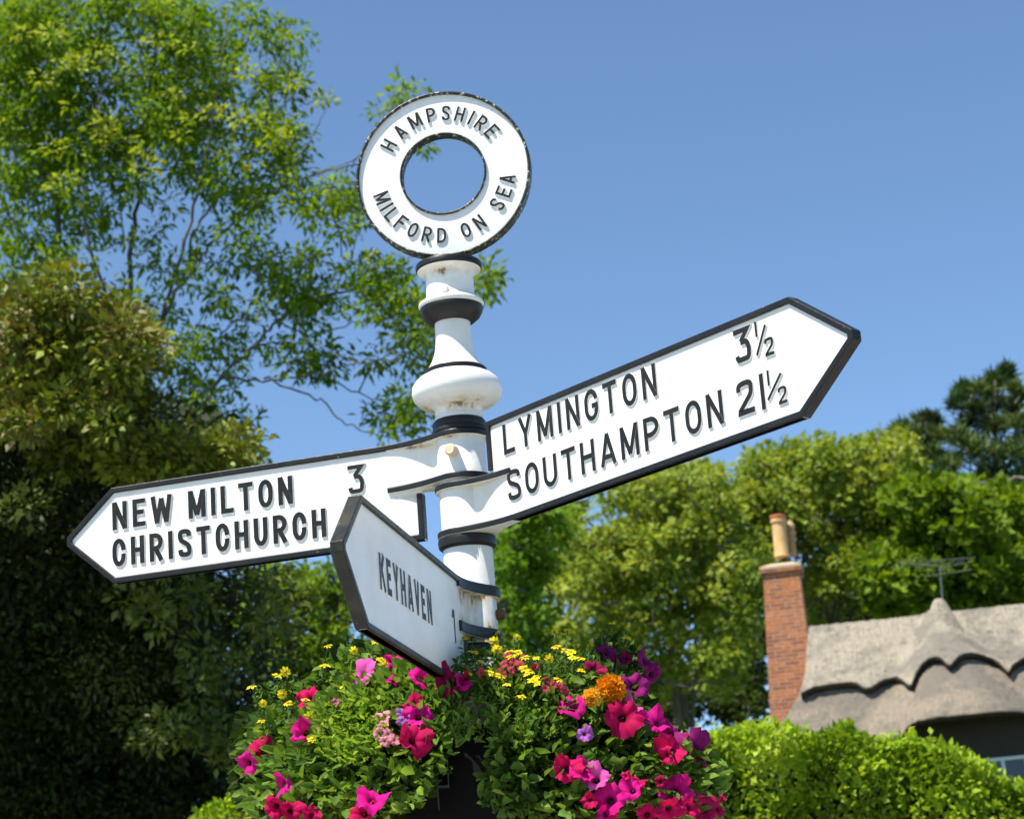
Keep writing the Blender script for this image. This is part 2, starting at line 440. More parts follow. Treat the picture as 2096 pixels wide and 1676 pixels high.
def make_arm(theta, zb, hgt, s_sh, s_tip, s_end, flip, collar_top, rim_mat, label, text):
    """arm in its own frame: s along the arm from the post axis, h toward the visible face"""
    u = np.array([cos(theta), sin(theta), 0]); n = np.array([-u[1], u[0], 0])
    if (not flip == 'K' and n[1] > 0) or (flip == 'K' and n[0] < 0): n = -n
    f3 = lambda s, h, z: tuple(u*s + n*h + np.array([0, 0, zb+z]))
    mid = hgt/2; hp, hr, bw = .0075, .0135, .0135
    # plate outline (s,z)
    tip = [(s_sh, 0), (s_tip-.016, mid-.008), (s_tip-.016, mid+.008), (s_sh, hgt)]
    if collar_top: out = [(s_end, 0)] + tip + [(.03, hgt), (.03, mid), (s_end, mid)]
    else: out = [(.03, 0)] + tip + [(s_end, hgt), (s_end, mid), (.03, mid)]
    mb = MB(); ins = .003
    k = len(out)
    vs = [f3(s, hp, z) for s, z in out] + [f3(s, -hp, z) for s, z in out]
    fs = [tuple(range(k)), tuple(range(k, 2*k))[::-1]] + [(i, i+k, (i+1) % k+k, (i+1) % k) for i in range(k)]
    mb.add(vs, fs, 0)
    z0, z1 = (mid, hgt) if collar_top else (0, mid)
    prism_plan(mb, collar_plan(.0565, hp+.0004, .078), z0+.004, z1-.004, lambda s, h, z: f3(s, h, z))
    arm = mb.build('direction_arm', [M['post_white']], post, autos=40)
    arm['label'] = label
    # rim
    mb = MB(); fr = lambda x, y, h: f3(x, h, y)
    b2 = bw/2
    tipc = [(s_sh-.001, b2), (s_tip-.014, mid-.007), (s_tip-.014, mid+.007), (s_sh-.001, hgt-b2)]
    if collar_top: path = [(s_end+b2, mid-.008), (s_end+b2, b2)] + tipc + [(.15, hgt-b2)]
    else: path = [(.15, b2)] + tipc + [(s_end+b2, hgt-b2), (s_end+b2, mid+.008)]
    sweep(mb, path, b2, -hr, hr, fr, draft=.0, m_top=0, m_side=0, both=True)
    bevel(mb.build('rim', [rim_mat], arm), .0022)
    # flared black flanges of the half collar, pale underneath
    mb = MB(); pl = collar_plan(.0680, hr+.0006, .185)
    th = .026 if flip == 'K' else .0150
    zt = z1+.001 if collar_top else z1-.001
    for (a, b_) in ((z0+.0015 if collar_top else z0-.001, z0+.0015+th if collar_top else z0-.001+th), (zt-th, zt)):
        prism_plan(mb, pl, a, b_, lambda s, h, z: f3(s, h, z), 0, 0, 1)
    bevel(mb.build('flange', [M['black'], M['post_white']], arm), .003)
    # lettering, each letter raised from the face
    sg = 1 if flip == 'R' else -1
    frl = lambda x, y, h: f3(sg*x, h, y)
    for fn in text:
        mb = MB(); fn(mb, frl, hp-.001, hp+(.0026 if flip == 'K' else .0034)); mb.build('lettering', [M['letter'], M['white']], arm)
    return arm

TH_R, TH_L, TH_K = radians(-51.5), radians(162.31), radians(-101.86)
def text_r(mb, fr, hb, ht):
    h = .0715
    line(mb, 'LYMINGTON', .170, .690, .155, h, .63, .158, fr, hb, ht)
def text_r2(mb, fr, hb, ht):
    line(mb, 'SOUTHAMPTON', .174, .877, .0445, .0715, .665, .158, fr, hb, ht)
def text_r3(mb, fr, hb, ht):
    h = .0715
    put(mb, '3', .926, .154, h, .64, .165, fr, hb, ht)
def text_r5(mb, fr, hb, ht):
    put(mb, '1', .988, .194, .032, .16, .20, fr, hb, ht)
    sweep(mb, [(.986, .156), (1.017, .212)], .0033, hb, ht, fr, draft=.001)
    put(mb, '2', 1.009, .146, .038, .66, .17, fr, hb, ht)
def text_r4(mb, fr, hb, ht):
    h = .0715
    put(mb, '2', .918, .045, h, .66, .165, fr, hb, ht)
    put(mb, '1', .984, .042, .075, .16, .15, fr, hb, ht)
def text_r6(mb, fr, hb, ht):
    put(mb, '1', 1.007, .086, .032, .16, .20, fr, hb, ht)
    sweep(mb, [(1.003, .058), (1.045, .103)], .0033, hb, ht, fr, draft=.001)
    put(mb, '2', 1.031, .040, .036, .66, .17, fr, hb, ht)
def text_l(mb, fr, hb, ht):
    h = .0695
    line(mb, 'NEW', -.903, -.742, .132, h, .575, .175, fr, hb, ht)
def text_l4(mb, fr, hb, ht):
    h = .0695
    line(mb, 'MILTON', -.699, -.425, .132, h, .545, .175, fr, hb, ht)
def text_l2(mb, fr, hb, ht):
    h = .0695
    line(mb, 'CHRISTCHURCH', -.905, -.344, .040, h, .52, .175, fr, hb, ht)
def text_l3(mb, fr, hb, ht):
    h = .0695
    put(mb, '3', -.283, .134, h, .58, .15, fr, hb, ht)
def text_k(mb, fr, hb, ht):
    line(mb, 'KEYHAVEN', -.882, -.456, .096, .073, .56, .20, fr, hb, ht)
def text_k2(mb, fr, hb, ht):
    put(mb, 'i', -.262, .094, .073, .5, .19, fr, hb, ht)
make_arm(TH_R, 2.729, .249, 1.088, 1.249, .110, 'R', False, M['rim_black'], 'direction arm to the right reading LYMINGTON 3½ SOUTHAMPTON 21½', [text_r, text_r2, text_r3, text_r4, text_r5, text_r6])
make_arm(TH_L, 2.738, .239, .902, 1.0346, .100, 'L', True, M['rim_black'], 'direction arm to the left reading NEW MILTON 3 CHRISTCHURCH', [text_l, text_l4, text_l2, text_l3])
make_arm(TH_K, 2.3498, .2547, .9947, 1.1483, .136, 'K', True, M['rim_green'], 'shaded arm pointing toward the viewer reading KEYHAVEN 1', [text_k, text_k2])

# shaft: turned profile, base to top
shaft = [(.09, 0), (.09, .5), (.075, .56), (.0575, .60), (.0575, 3.019), (.0555, 3.022), (.0555, 3.034), (.060, 3.040), (.078, 3.046), (.094, 3.056), (.104, 3.068),
         (.1075, 3.083), (.1055, 3.097), (.098, 3.109), (.088, 3.118), (.074, 3.125), (.070, 3.132), (.0695, 3.138), (.063, 3.146), (.055, 3.160), (.049, 3.175),
         (.045, 3.192), (.043, 3.212), (.0425, 3.256), (.0425, 3.285), (.066, 3.2895), (.0755, 3.293), (.0785, 3.299), (.0775, 3.304), (.070, 3.3085), (.0615, 3.314),
         (.058, 3.324), (.0572, 3.345), (.0572, 3.368), (.059, 3.376), (.065, 3.382), (.0765, 3.3865)]
mb = MB(); mb.lathe(shaft, 72); mb.build('shaft', [M['post_white']], post, autos=50)
def band(prof):
    mb = MB(); mb.lathe(prof, 72, closed=True)
    return mb.build('band', [M['black']], post, autos=35)
def ringprof(r0, r1, z0, z1, b=.003):
    return [(r0, z0), (r1-b, z0), (r1, z0+b), (r1, z1-b), (r1-b, z1), (r0, z1)]
band([(.04, 3.3855), (.0765, 3.3865), (.0795, 3.3895), (.0800, 3.3985), (.0775, 3.4035), (.062, 3.409), (.04, 3.411)])
band([(.040, 3.2545), (.0455, 3.2535), (.054, 3.257), (.067, 3.268), (.0735, 3.279), (.0765, 3.2870), (.0755, 3.2915), (.040, 3.2885)])
band(ringprof(.05, .0745, 3.1245, 3.1375, .003))
band([(.04, 2.9800), (.066, 2.9802), (.0665, 2.986), (.064, 2.9905), (.0620, 2.9925), (.0635, 2.996), (.0625, 3.006), (.0585, 3.0115), (.04, 3.012)])
band([(.04, 2.700), (.060, 2.7005), (.0665, 2.706), (.0685, 2.718), (.0665, 2.7265), (.04, 2.7267)])
band(ringprof(.05, .0655, 2.440, 2.4735, .004))
band(ringprof(.05, .0655, 2.05, 2.08, .004)); band(ringprof(.05, .10, .50, .56, .006))
# grime lip under the upper collar
def bolt(px, py, y, r, length, mat, name='bolt', tilt=(0, 0, -1)):
    c = at(px, py, y); rr = hypot(c[0], c[1]); d = np.array([c[0], c[1], 0])/rr
    b0 = d*.052 + np.array([0, 0, c[2]])
    mb = MB(); mb.tube([b0, b0+d*(length*.8), b0+d*length], [r, r, r*.72], n=14)
    return mb.build(name, [mat], post, autos=40)
bolt(911, 592, -.057, .0085, .014, M['post_white'])
bolt(925, 922, -.058, .0145, .026, M['rust'])
b = bolt(1020, 1258, -.012, .0125, .024, M['rust_dark']); b['label'] = 'rusty bolt at the side of the lowest collar'

# ring on top
TG = radians(-8.28); ug = np.array([cos(TG), sin(TG), 0]); ng = np.array([ug[1], -ug[0], 0])
ZR = 3.6341
fg = lambda x, y, h: tuple(ug*(x+.0038) + ng*h + np.array([0, 0, ZR+y]))
def annulus(mb, r0, r1, h, n=120, m=0):
    vs = []
    for k in range(n):
        a = 2*pi*k/n
        for r, hh in ((r0, h), (r1, h), (r1, -h), (r0, -h)): vs.append(fg(r*cos(a), r*sin(a), hh))
    fs = []
    for k in range(n):
        a = 4*k; b = 4*((k+1) % n)
        for j in range(4): fs.append((a+j, a+(j+1) % 4, b+(j+1) % 4, b+j))
    mb.add(vs, fs, m)
mb = MB(); annulus(mb, .104, .211, .0105); rg = mb.build('ring_finial', [M['ring_white']], post, autos=40)
mb = MB(); annulus(mb, .2075, .2145, .0185); bevel(mb.build('rim', [M['ring_black']], rg, autos=40), .003)
mb = MB(); annulus(mb, .1015, .1065, .0170); bevel(mb.build('rim', [M['ring_black']], rg, autos=40), .0022)
mb = MB()
hc = .0385
def polar(c, ang, r, top):
    a = radians(ang); rot = a-pi/2 if top else a+pi/2
    w = {'I': .13, 'M': .78, 'S': .52}.get(c, .58); 
    if not top and c == 'M': w = .72
    put(mb, c, r*cos(a), r*sin(a), hc, w, .15, fg, .0095, .0144, rot=rot)
for c, a in zip('HAMPSHIRE', [145.0, 128.7, 112.3, 97.0, 83.6, 70.8, 59.9, 49.2, 36.3]): polar(c, a, .1575, True)
mb.build('lettering', [M['letter'], M['ring_white']], rg)
for wd, an in (('MILFORD', [-163.6, -154.0, -145.2, -133.8, -121.0, -107.8, -94.8]), ('ON', [-73.2, -59.6]), ('SEA', [-37.3, -24.6, -12.6])):
    mb = MB()
    for c, a in zip(wd, an): polar(c, a, .1595, False)
    mb.build('lettering', [M['letter'], M['ring_white']], rg)

# ------------------------------------------------------------------ leaves as small folded blades
def blades(P, D, Nn, L, W, fold=.25):
    """P base points, D unit directions, Nn unit normals, L lengths, W widths -> V, F (2 quads a leaf)"""
    n = len(P); S = np.cross(D, Nn); S /= np.linalg.norm(S, axis=1, keepdims=True)+1e-9
    L = L[:, None]; W = W[:, None]
    a = P; b = P + D*L*.33 + S*W*.5 + Nn*W*fold; c = P + D*L*.33 - S*W*.5 + Nn*W*fold
    d = P + D*L*.78 + S*W*.34 + Nn*(W*fold*.6 - L*.06); e = P + D*L*.78 - S*W*.34 + Nn*(W*fold*.6 - L*.06)
    m = P + D*L*.5; t = P + D*L - Nn*L*.16
    V = np.stack([a, b, d, t, e, c], 1).reshape(-1, 3)
    i = np.arange(n)[:, None]*6
    F = np.concatenate([i+np.array([[0, 1, 2, 3]]), i+np.array([[0, 3, 4, 5]])], 1).reshape(-1, 4)
    return V, F

def unit(a): return a/(np.linalg.norm(a, axis=-1, keepdims=True)+1e-9)
def rdir(n): return unit(rng.normal(size=(n, 3)))

def leaves(name, P, out, size, cols, mat, parent=None, aspect=.5, up=.5, wild=.8, var=.25, keepfold=.25):
    """leaf blades at points P growing along `out` (n,3) with random spread, facing the light"""
    n = len(P)
    D = unit(out + rdir(n)*wild + np.array([0, 0, -.1]))
    Nn = rdir(n)*.75 + np.array([0, 0, up]); Nn = unit(Nn - D*np.sum(Nn*D, 1, keepdims=True))
    L = size*rng.uniform(.45, 1.4, n)
    V, F = blades(P, D, Nn, L, L*aspect*rng.uniform(.8, 1.2, n), keepfold)
    cols = np.asarray(cols); c = cols[rng.integers(0, len(cols), n)]*rng.uniform(1-var, 1+var, (n, 1))
    return np_mesh(name, V, F, mat, parent, np.repeat(c, 6, 0))

# ------------------------------------------------------------------ planter
def black_plastic():
    m, nt, b = new_mat('black_plastic'); tc = N(nt, 'ShaderNodeTexCoord')
    n = N(nt, 'ShaderNodeTexNoise', Scale=14, Detail=5.0); nt.links.new(tc.outputs['Object'], n.inputs['Vector'])
    nt.links.new(ramp(nt, n.outputs[0], [(.4, (.002, .002, .002)), (.7, (.006, .006, .006))]).outputs[0], b.inputs['Base Color'])  # black deepened further to stand in for shade under the foliage
    b.inputs['Roughness'].default_value = .7; b.inputs['Specular IOR Level'].default_value = .2; bump(nt, b, n.outputs[0], .3, .01); return m
M['plastic'] = black_plastic()
m, nt, b = new_mat('galvanised'); b.inputs['Base Color'].default_value = (.07, .075, .08, 1); b.inputs['Metallic'].default_value = .6; b.inputs['Roughness'].default_value = .45
M['metal'] = m
planter = empty('planter')
tag(planter, 'black round tiered planter clamped round the post, full of petunias', 'planter')
mb = MB()
mb.lathe([(.065, 1.45), (.26, 1.45), (.275, 1.47), (.262, 1.50), (.235, 1.78), (.30, 1.80), (.31, 1.83), (.285, 1.84), (.235, 1.86),
          (.225, 2.235), (.240, 2.243), (.243, 2.262), (.230, 2.266), (.218, 2.25), (.065, 2.24)], 40)
mb.build('pot', M['plastic'], planter, autos=35)
mb = MB()
c = at(905, 1560, -.232)
def xb(x0, x1, z0, z1, y0=-.262, y1=-.222): mb.box((c[0]+x0, y0, c[2]+z0), (c[0]+x1, y1, c[2]+z1))
xb(-.014, -.0115, -.10, .045, -.252); xb(.010, .0125, -.055, .045, -.250); xb(-.0115, .010, -.055, -.051, -.250); xb(-.0115, .010, .030, .042, -.248)
mb.build('latch', M['metal'], planter)
mb = MB()
for k in range(3):
    a = 2*pi*k/3+.6; mb.box((-.004, .05, 1.80), (.004, .062, 1.83))
mb.build('clamp', M['metal'], planter)
mb = MB(); mb.lathe([(.059, 2.19), (.066, 2.19), (.066, 2.405), (.062, 2.41), (.059, 2.41)], 32); mb.build('dark_sleeve', M['plastic'], planter, autos=40)  # dark sleeve added to black out the white post behind the leaves

# ------------------------------------------------------------------ petunias, daisies and others
LEAF_G = np.array([[.10, .19, .030], [.13, .24, .035], [.17, .29, .045], [.075, .15, .03], [.22, .33, .06]])
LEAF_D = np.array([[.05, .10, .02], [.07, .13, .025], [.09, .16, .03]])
DOME = (.0, .0, 1.93); DR = .53
def dome_y(x, z):
    """front surface (smaller y) of the planting at world x,z"""
    q = 1 - (x/.56)**2 - (max(0, z-1.98)/.50)**2
    return -.50*sqrt(max(q, .0)) if q > 0 else 0.0
def on_dome(px, py, lift=.02):
    y = -.3
    for _ in range(12):
        p = at(px, py, y); y2 = dome_y(p[0]-.0, p[2]) - lift; y = .5*y+.5*y2
    return at(px, py, y)

def corolla(c, nrm, R, base, parent, name='flower', throat=(.02, .004, .02), ruffle=1.0, depth=.5, lobes=5, name2='throat'):
    """a funnel shaped flower of joined wavy petals, mouth toward nrm"""
    nrm = np.asarray(nrm, float); nrm /= np.linalg.norm(nrm)
    a = np.cross(nrm, (0, 0, 1)); a /= np.linalg.norm(a)+1e-9; b = np.cross(nrm, a)
    ph = random.uniform(0, 6.28); nr, na = 9, 40; V = []; C = []
    w1, w2, w3 = [random.uniform(0, 6.28) for _ in range(3)]
    crs = random.uniform(.05, .34)*ruffle/1.5
    wob = [random.uniform(.78, 1.14) for _ in range(lobes)]
    for i in range(nr+1):
        t = i/nr
        for k in range(na):
            th = 2*pi*k/na; lob = abs(sin(lobes*(th-ph)/2)); lk = wob[int(lobes*(th-ph)/(2*pi)) % lobes]
            rr = R*(.10 + .90*t**1.35)*(1 - (1-lob**.45)*.20*t*t)*(1+(lk-1)*t*t)
            h = -R*depth*(1-t)**2.2 - R*.16*max(0, t-.7)/.3*(.6+.5*sin(2*th+w1)) + R*ruffle*t*t*(.10*sin(3*th+w1)+.055*sin(7*th+w2)+.03*sin(13*th+w3))
            h += -R*.07*t*(1-lob) + R*crs*t*t*cos(2*(th-w3))
            rr *= 1 + .05*t*t*sin(17*th+w1) + .04*t*t*sin(11*th+w2)
            V.append(c + nrm*h + a*rr*cos(th) + b*rr*sin(th))
            vein = 1 - .22*(1-lob)*t; dk = min(1, max(0, (t-.10)/.30)); q = rngc
            C.append(np.array(throat)*(1-dk) + np.array(base)*dk*vein*(1+.10*sin(9*th+w2)*t)*(1-.13*t*(sin(20*th+w1)**8)))
    F = [(i*na+k, i*na+(k+1) % na, (i+1)*na+(k+1) % na, (i+1)*na+k) for i in range(nr) for k in range(na)]
    o = np_mesh(name, V, F, M['petal'], parent, np.array(C), smooth=True)
    # tube and green calyx behind
    mb = MB(); p0 = c - nrm*R*depth; mb.tube([p0-nrm*R*.5-np.array([0, 0, R*.12]), p0-nrm*R*.15, p0+nrm*R*.02], [R*.05, R*.11, R*.12], n=7)
    mb.build('calyx', M['stem'], o)
    if name2:
        mb = MB(); mb.tube([c-nrm*R*depth*.8, c-nrm*R*depth*.45], [R*.07, R*.035], n=6); mb.build(name2, M['throat'], o)
    return o
rngc = 1
m, nt, b = new_mat('flower_throat'); b.inputs['Base Color'].default_value = (.03, .012, .015, 1); M['throat'] = m

MAG = (.68, .008, .25); CRI = (.56, .005, .095); PUR_BACKLIT = (.24, .010, .13); PNK = (.72, .10, .42); DKR = (.30, .006, .06); VIO = (.36, .10, .42); SAL = (.80, .30, .30)  # the dark purple carries the look of backlit petals in its colour
# petunia plants: label, anchor pixel, flowers (px, py, diameter px, colour, turn right, tilt up)
PET = [
 ('magenta petunia plant trailing from the left edge of the planter', (590, 1560), [
   (503, 1562, 62, MAG, -.9, -.1), (543, 1537, 62, CRI, .2, .1), (576, 1604, 52, MAG, -.7, .1), (564, 1651, 50, CRI, -.4, -.3), (597, 1656, 54, CRI, .1, -.2),
   (637, 1667, 38, CRI, .3, -.3), (629, 1427, 58, CRI, -.7, .5), (634, 1495, 74, MAG, .2, .5), (608, 1499, 45, MAG, -.5, .2), (686, 1438, 26, PNK, .2, .3)]),
 ('magenta petunia plant under the shaded arm, left of the post', (790, 1480), [
   (736, 1375, 66, PNK, -.5, .7), (801, 1349, 38, MAG, .1, .6), (806, 1393, 26, MAG, .2, .1), (861, 1386, 46, MAG, .2, .3), (926, 1388, 80, DKR, .2, .9), (948, 1394, 44, MAG, .9, .2),
   (858, 1462, 66, MAG, .3, .4), (850, 1512, 74, CRI, .35, .15), (845, 1437, 42, CRI, -.3, .4), (762, 1630, 78, MAG, .1, .45), (741, 1664, 72, CRI, -.1, .1), (905, 1370, 34, CRI, .0, .5)]),
 ('purple petunia plant standing up behind the marigold', (1275, 1400), [
   (1239, 1331, 56, PUR_BACKLIT, .4, .6), (1217, 1368, 50, DKR, .1, .3), (1325, 1350, 54, PUR_BACKLIT, .9, .3), (1337, 1380, 44, PUR_BACKLIT, .8, -.1), (1302, 1400, 78, PUR_BACKLIT, .5, .2), (1262, 1352, 40, PUR_BACKLIT, -.2, .5), (1285, 1345, 30, DKR, .3, .3)]),
 ('pink petunia plant in the middle right of the planter', (1230, 1470), [
   (1170, 1442, 72, MAG, .0, .75), (1278, 1464, 86, CRI, .1, .25), (1293, 1443, 48, PNK, .5, .7), (1308, 1464, 44, MAG, .6, .2), (1162, 1566, 74, CRI, -.1, .35), (1190, 1572, 58, MAG, .3, .2),
   (1219, 1590, 66, PNK, .0, .5), (1283, 1586, 26, CRI, .2, .3), (1197, 1500, 34, VIO, -.1, .3), (1247, 1636, 76, MAG, .0, .2), (1206, 1636, 36, CRI, -.4, .1), (1242, 1665, 48, MAG, .1, .0),
   (1294, 1612, 60, MAG, -.2, .4), (1306, 1598, 38, CRI, .3, .5), (1325, 1666, 48, CRI, .1, .1)]),
 ('purple petunia plant trailing at the right edge of the planter', (1390, 1560), [
   (1349, 1476, 62, MAG, .4, .6), (1376, 1497, 60, PUR_BACKLIT, .6, .4), (1432, 1532, 84, PUR_BACKLIT, .85, .15), (1374, 1535, 76, CRI, .05, .05), (1385, 1618, 82, MAG, .0, .1), (1372, 1656, 54, CRI, .1, -.3),
   (1412, 1650, 48, CRI, .4, .0), (1446, 1655, 66, DKR, .5, .0), (1480, 1633, 18, CRI, .3, .4), (1472, 1655, 30, DKR, .5, .0), (1362, 1545, 44, CRI, -.5, -.3), (1352, 1600, 30, DKR, -.2, .0)]),
]
def stem_to(mb, p, q, r, sag=.03, n=6):
    pts = [p*(1-t)+q*t + np.array([0, 0, sag*4*t*(1-t)]) for t in np.linspace(0, 1, n)]
    mb.tube(pts, [r*1.3*(1-t)+r*.8*t for t in np.linspace(0, 1, n)], n=5, cap=False)

def view_normal(p, right, up):
    v = unit(CAM-p); side = unit(np.cross(v, (0, 0, 1)))*-1
    n_ = v + side*right*-1*-1 + np.array([0, 0, up]); return unit(n_)
anch = []
for label, (ax, ay), fl in PET:
    A = on_dome(ax, ay, -.20); root = empty('petunia_plant', tuple(float(x) for x in A)); tag(root, label, 'plant', 'petunia plants in the planter')
    anch.append((root, A, fl))
def leaf_cloud(n, cx, cy, rx, ry, lift=(-.16, .01)):
    out = []
    while len(out) < n:
        u_, v_ = rng.uniform(-1, 1, 2)
        if u_*u_+v_*v_ > 1: continue
        out.append(on_dome(cx+rx*u_, cy+ry*v_, rng.uniform(*lift)))
    return np.array(out)
def out_dir(P): return unit(P - np.array([0, .08, 1.95]))
loc = lambda P, A: P - A
for (root, A, fl), (rx, ry, nl) in zip(anch, [(120, 150, 900), (170, 170, 1300), (70, 70, 160), (150, 150, 1300), (110, 140, 900)]):
    mb = MB(); a0 = A*.6
    for px, py, d, cl, tr, tu in fl:
        p = on_dome(px, py, .045 + random.uniform(-.01, .012)); dep = p[1]-CAM[1]
        R = d/2/(FPX/np.dot(p-CAM, Fv))*1.02
        jit = 1+random.uniform(-.12, .12)
        nrm = view_normal(p, tr*1.5+random.uniform(-.35, .35), tu*1.3+random.uniform(-.05, .55))
        o = corolla(loc(p, A), nrm, R, tuple(np.array(cl)*jit), root, 'flower', ruffle=random.uniform(1.3, 2.6), depth=random.uniform(.45, .75), throat=tuple(np.array(cl)*.10))
        stem_to(mb, loc(p - nrm*R*.9, A), (p - nrm*R*.9 - A)*.25 + np.array([0, .03, -.03]), .0018)
    mb.build('stem', M['stem'], root)
    # foliage built in planter coordinates then moved to the plant's base
ax_, ay_ = 590, 1560
def foliage(root, A, n, cx, cy, rx, ry, size, cols, lift=(-.14, .012), aspect=.55, name='foliage', **kw):
    P = leaf_cloud(n, cx, cy, rx, ry, lift); 
    return leaves(name, P - A, out_dir(P), size, cols, M['leaf'], root, aspect=aspect, up=.7, **kw)
foliage(anch[0][0], anch[0][1], 850, 605, 1578, 105, 132, .034, LEAF_G)
foliage(anch[1][0], anch[1][1], 1150, 770, 1500, 170, 175, .033, LEAF_G)
foliage(anch[2][0], anch[2][1], 260, 1262, 1375, 70, 60, .024, LEAF_D, lift=(-.08, .02))
foliage(anch[3][0], anch[3][1], 1050, 1175, 1545, 165, 165, .034, LEAF_G)
foliage(anch[4][0], anch[4][1], 700, 1378, 1612, 92, 100, .034, LEAF_G)

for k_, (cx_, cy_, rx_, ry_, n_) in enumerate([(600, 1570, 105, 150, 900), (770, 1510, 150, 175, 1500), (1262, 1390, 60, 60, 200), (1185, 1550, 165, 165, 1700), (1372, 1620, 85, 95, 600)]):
    foliage(anch[k_][0], anch[k_][1], n_, cx_, cy_, rx_, ry_, .045, LEAF_D*.45, lift=(-.34, -.12), aspect=.7, name='inner_foliage')  # leaf colours darkened to paint the shade in the gaps

# trailing geranium / parsley-like bright plant in the left middle
A = on_dome(700, 1480, -.15); g = empty('foliage_plant', tuple(map(float, A)))
tag(g, 'bright green crinkled foliage plant in the left front of the planter', 'plant')
foliage(g, A, 1000, 715, 1490, 85, 75, .022, np.array([[.22, .36, .04], [.28, .42, .06], [.17, .30, .04]]), lift=(-.02, .035), aspect=.35)
A = on_dome(1020, 1470, -.15); g = empty('foliage_plant', tuple(map(float, A)))
tag(g, 'fine leaved green plant spilling over the planter rim below the post', 'plant')
foliage(g, A, 1200, 1020, 1450, 170, 75, .022, LEAF_G, lift=(-.05, .02), aspect=.4)
foliage(g, A, 260, 1050, 1600, 70, 80, .030, LEAF_D*1.3, lift=(-.10, -.02), aspect=.6, name='trailing_leaves')
A = on_dome(660, 1400, -.15); g = empty('foliage_plant', tuple(map(float, A)))
tag(g, 'loose green foliage at the top left of the planter', 'plant')
foliage(g, A, 850, 770, 1425, 130, 50, .028, LEAF_G, lift=(-.06, .02), aspect=.5)

# pelargoniums: heads of small florets
def florets(label, cat, cx, cy, pts, size, cl, grp=None):
    A = on_dome(cx, cy, -.12); root = empty('geranium', tuple(map(float, A))); tag(root, label, cat)
    mb = MB()
    for px, py in pts:
        p = on_dome(px, py, .04); nrm = view_normal(p, random.uniform(-.6, .6), random.uniform(-.2, .7))
        corolla(p-A, nrm, size*random.uniform(.8, 1.2), tuple(np.array(cl)*random.uniform(.8, 1.15)), root, 'flower', ruffle=1.2, depth=.25, throat=tuple(np.array(cl)*.4), name2=None)
        stem_to(mb, p-A-nrm*size*.4, np.array([0, .02, -.02]), .0013, sag=.01)
    mb.build('stem', M['stem'], root)
florets('pale pink geranium with ragged florets beside the crimson petunia', 'plant', 788, 1490,
        [(775, 1468), (790, 1464), (784, 1482), (778, 1500), (794, 1502), (788, 1516), (808, 1514)], .0135, (.78, .30, .36))
florets('dusty red geranium florets among the yellow daisies', 'plant', 1060, 1370,
        [(1040, 1343), (1052, 1352), (1032, 1358), (1065, 1362), (1048, 1372), (1120, 1392), (1132, 1402), (1118, 1408), (1146, 1404), (1156, 1412), (1095, 1364), (1025, 1380), (985, 1375), (1070, 1345)], .011, (.50, .07, .09))
florets('small violet floret clump left of centre', 'plant', 826, 1466, [(820, 1458), (828, 1468), (822, 1474)], .014, (.42, .16, .50))

# marigold
A = on_dome(1240, 1420, -.1); mg = empty('marigold', tuple(map(float, A))); tag(mg, 'orange marigold with a full round head between purple petunias', 'flower')
def pompom(px, py, R, name, c1, c2, parent, A, k=260):
    c = on_dome(px, py, .055); v = view_normal(c, -.1, .25); P = []; D = []
    n = k; u_ = rdir(n); u_ = u_[np.sum(u_*v, 1) > -.25]
    P = c - A + u_*R*.55; D = unit(u_ + v*.25 + rdir(len(u_))*.25)
    Nn = unit(v + rdir(len(u_))*.5); Nn = unit(Nn - D*np.sum(Nn*D, 1, keepdims=True))
    V, F = blades(P, D, Nn, np.full(len(P), R*.55)*rng.uniform(.8, 1.1, len(P)), np.full(len(P), R*.48), .3)
    w = rng.uniform(0, 1, (len(P), 1)); edge = (1-np.sum(u_*v, 1, keepdims=True)).clip(0, 1)
    cc = np.array(c1)*(1-w*.6*edge) + np.array(c2)*w*.6*edge
    o = np_mesh(name, V, F, M['petal'], parent, np.repeat(cc, 6, 0))
    mb = MB(); mb.lathe([(R*.2, -R*.6), (R*.5, -R*.2), (R*.62, 0), (R*.5, R*.3), (R*.1, R*.5)], 12)
    q = mb.build('flower_core', M['petal_core'], o); q.location = tuple(map(float, c-A))
    mb = MB(); stem_to(mb, c-A-v*R*.5, np.array([0, .03, -.06]), .0025); mb.build('stem', M['stem'], o)
m, nt, b = new_mat('marigold_core'); b.inputs['Base Color'].default_value = (.70, .25, .01, 1); M['petal_core'] = m
pompom(1250, 1411, .032, 'flower', (.85, .38, .015), (.78, .12, .005), mg, A)
pompom(1211, 1428, .021, 'flower', (.90, .55, .06), (.80, .30, .02), mg, A, 160)

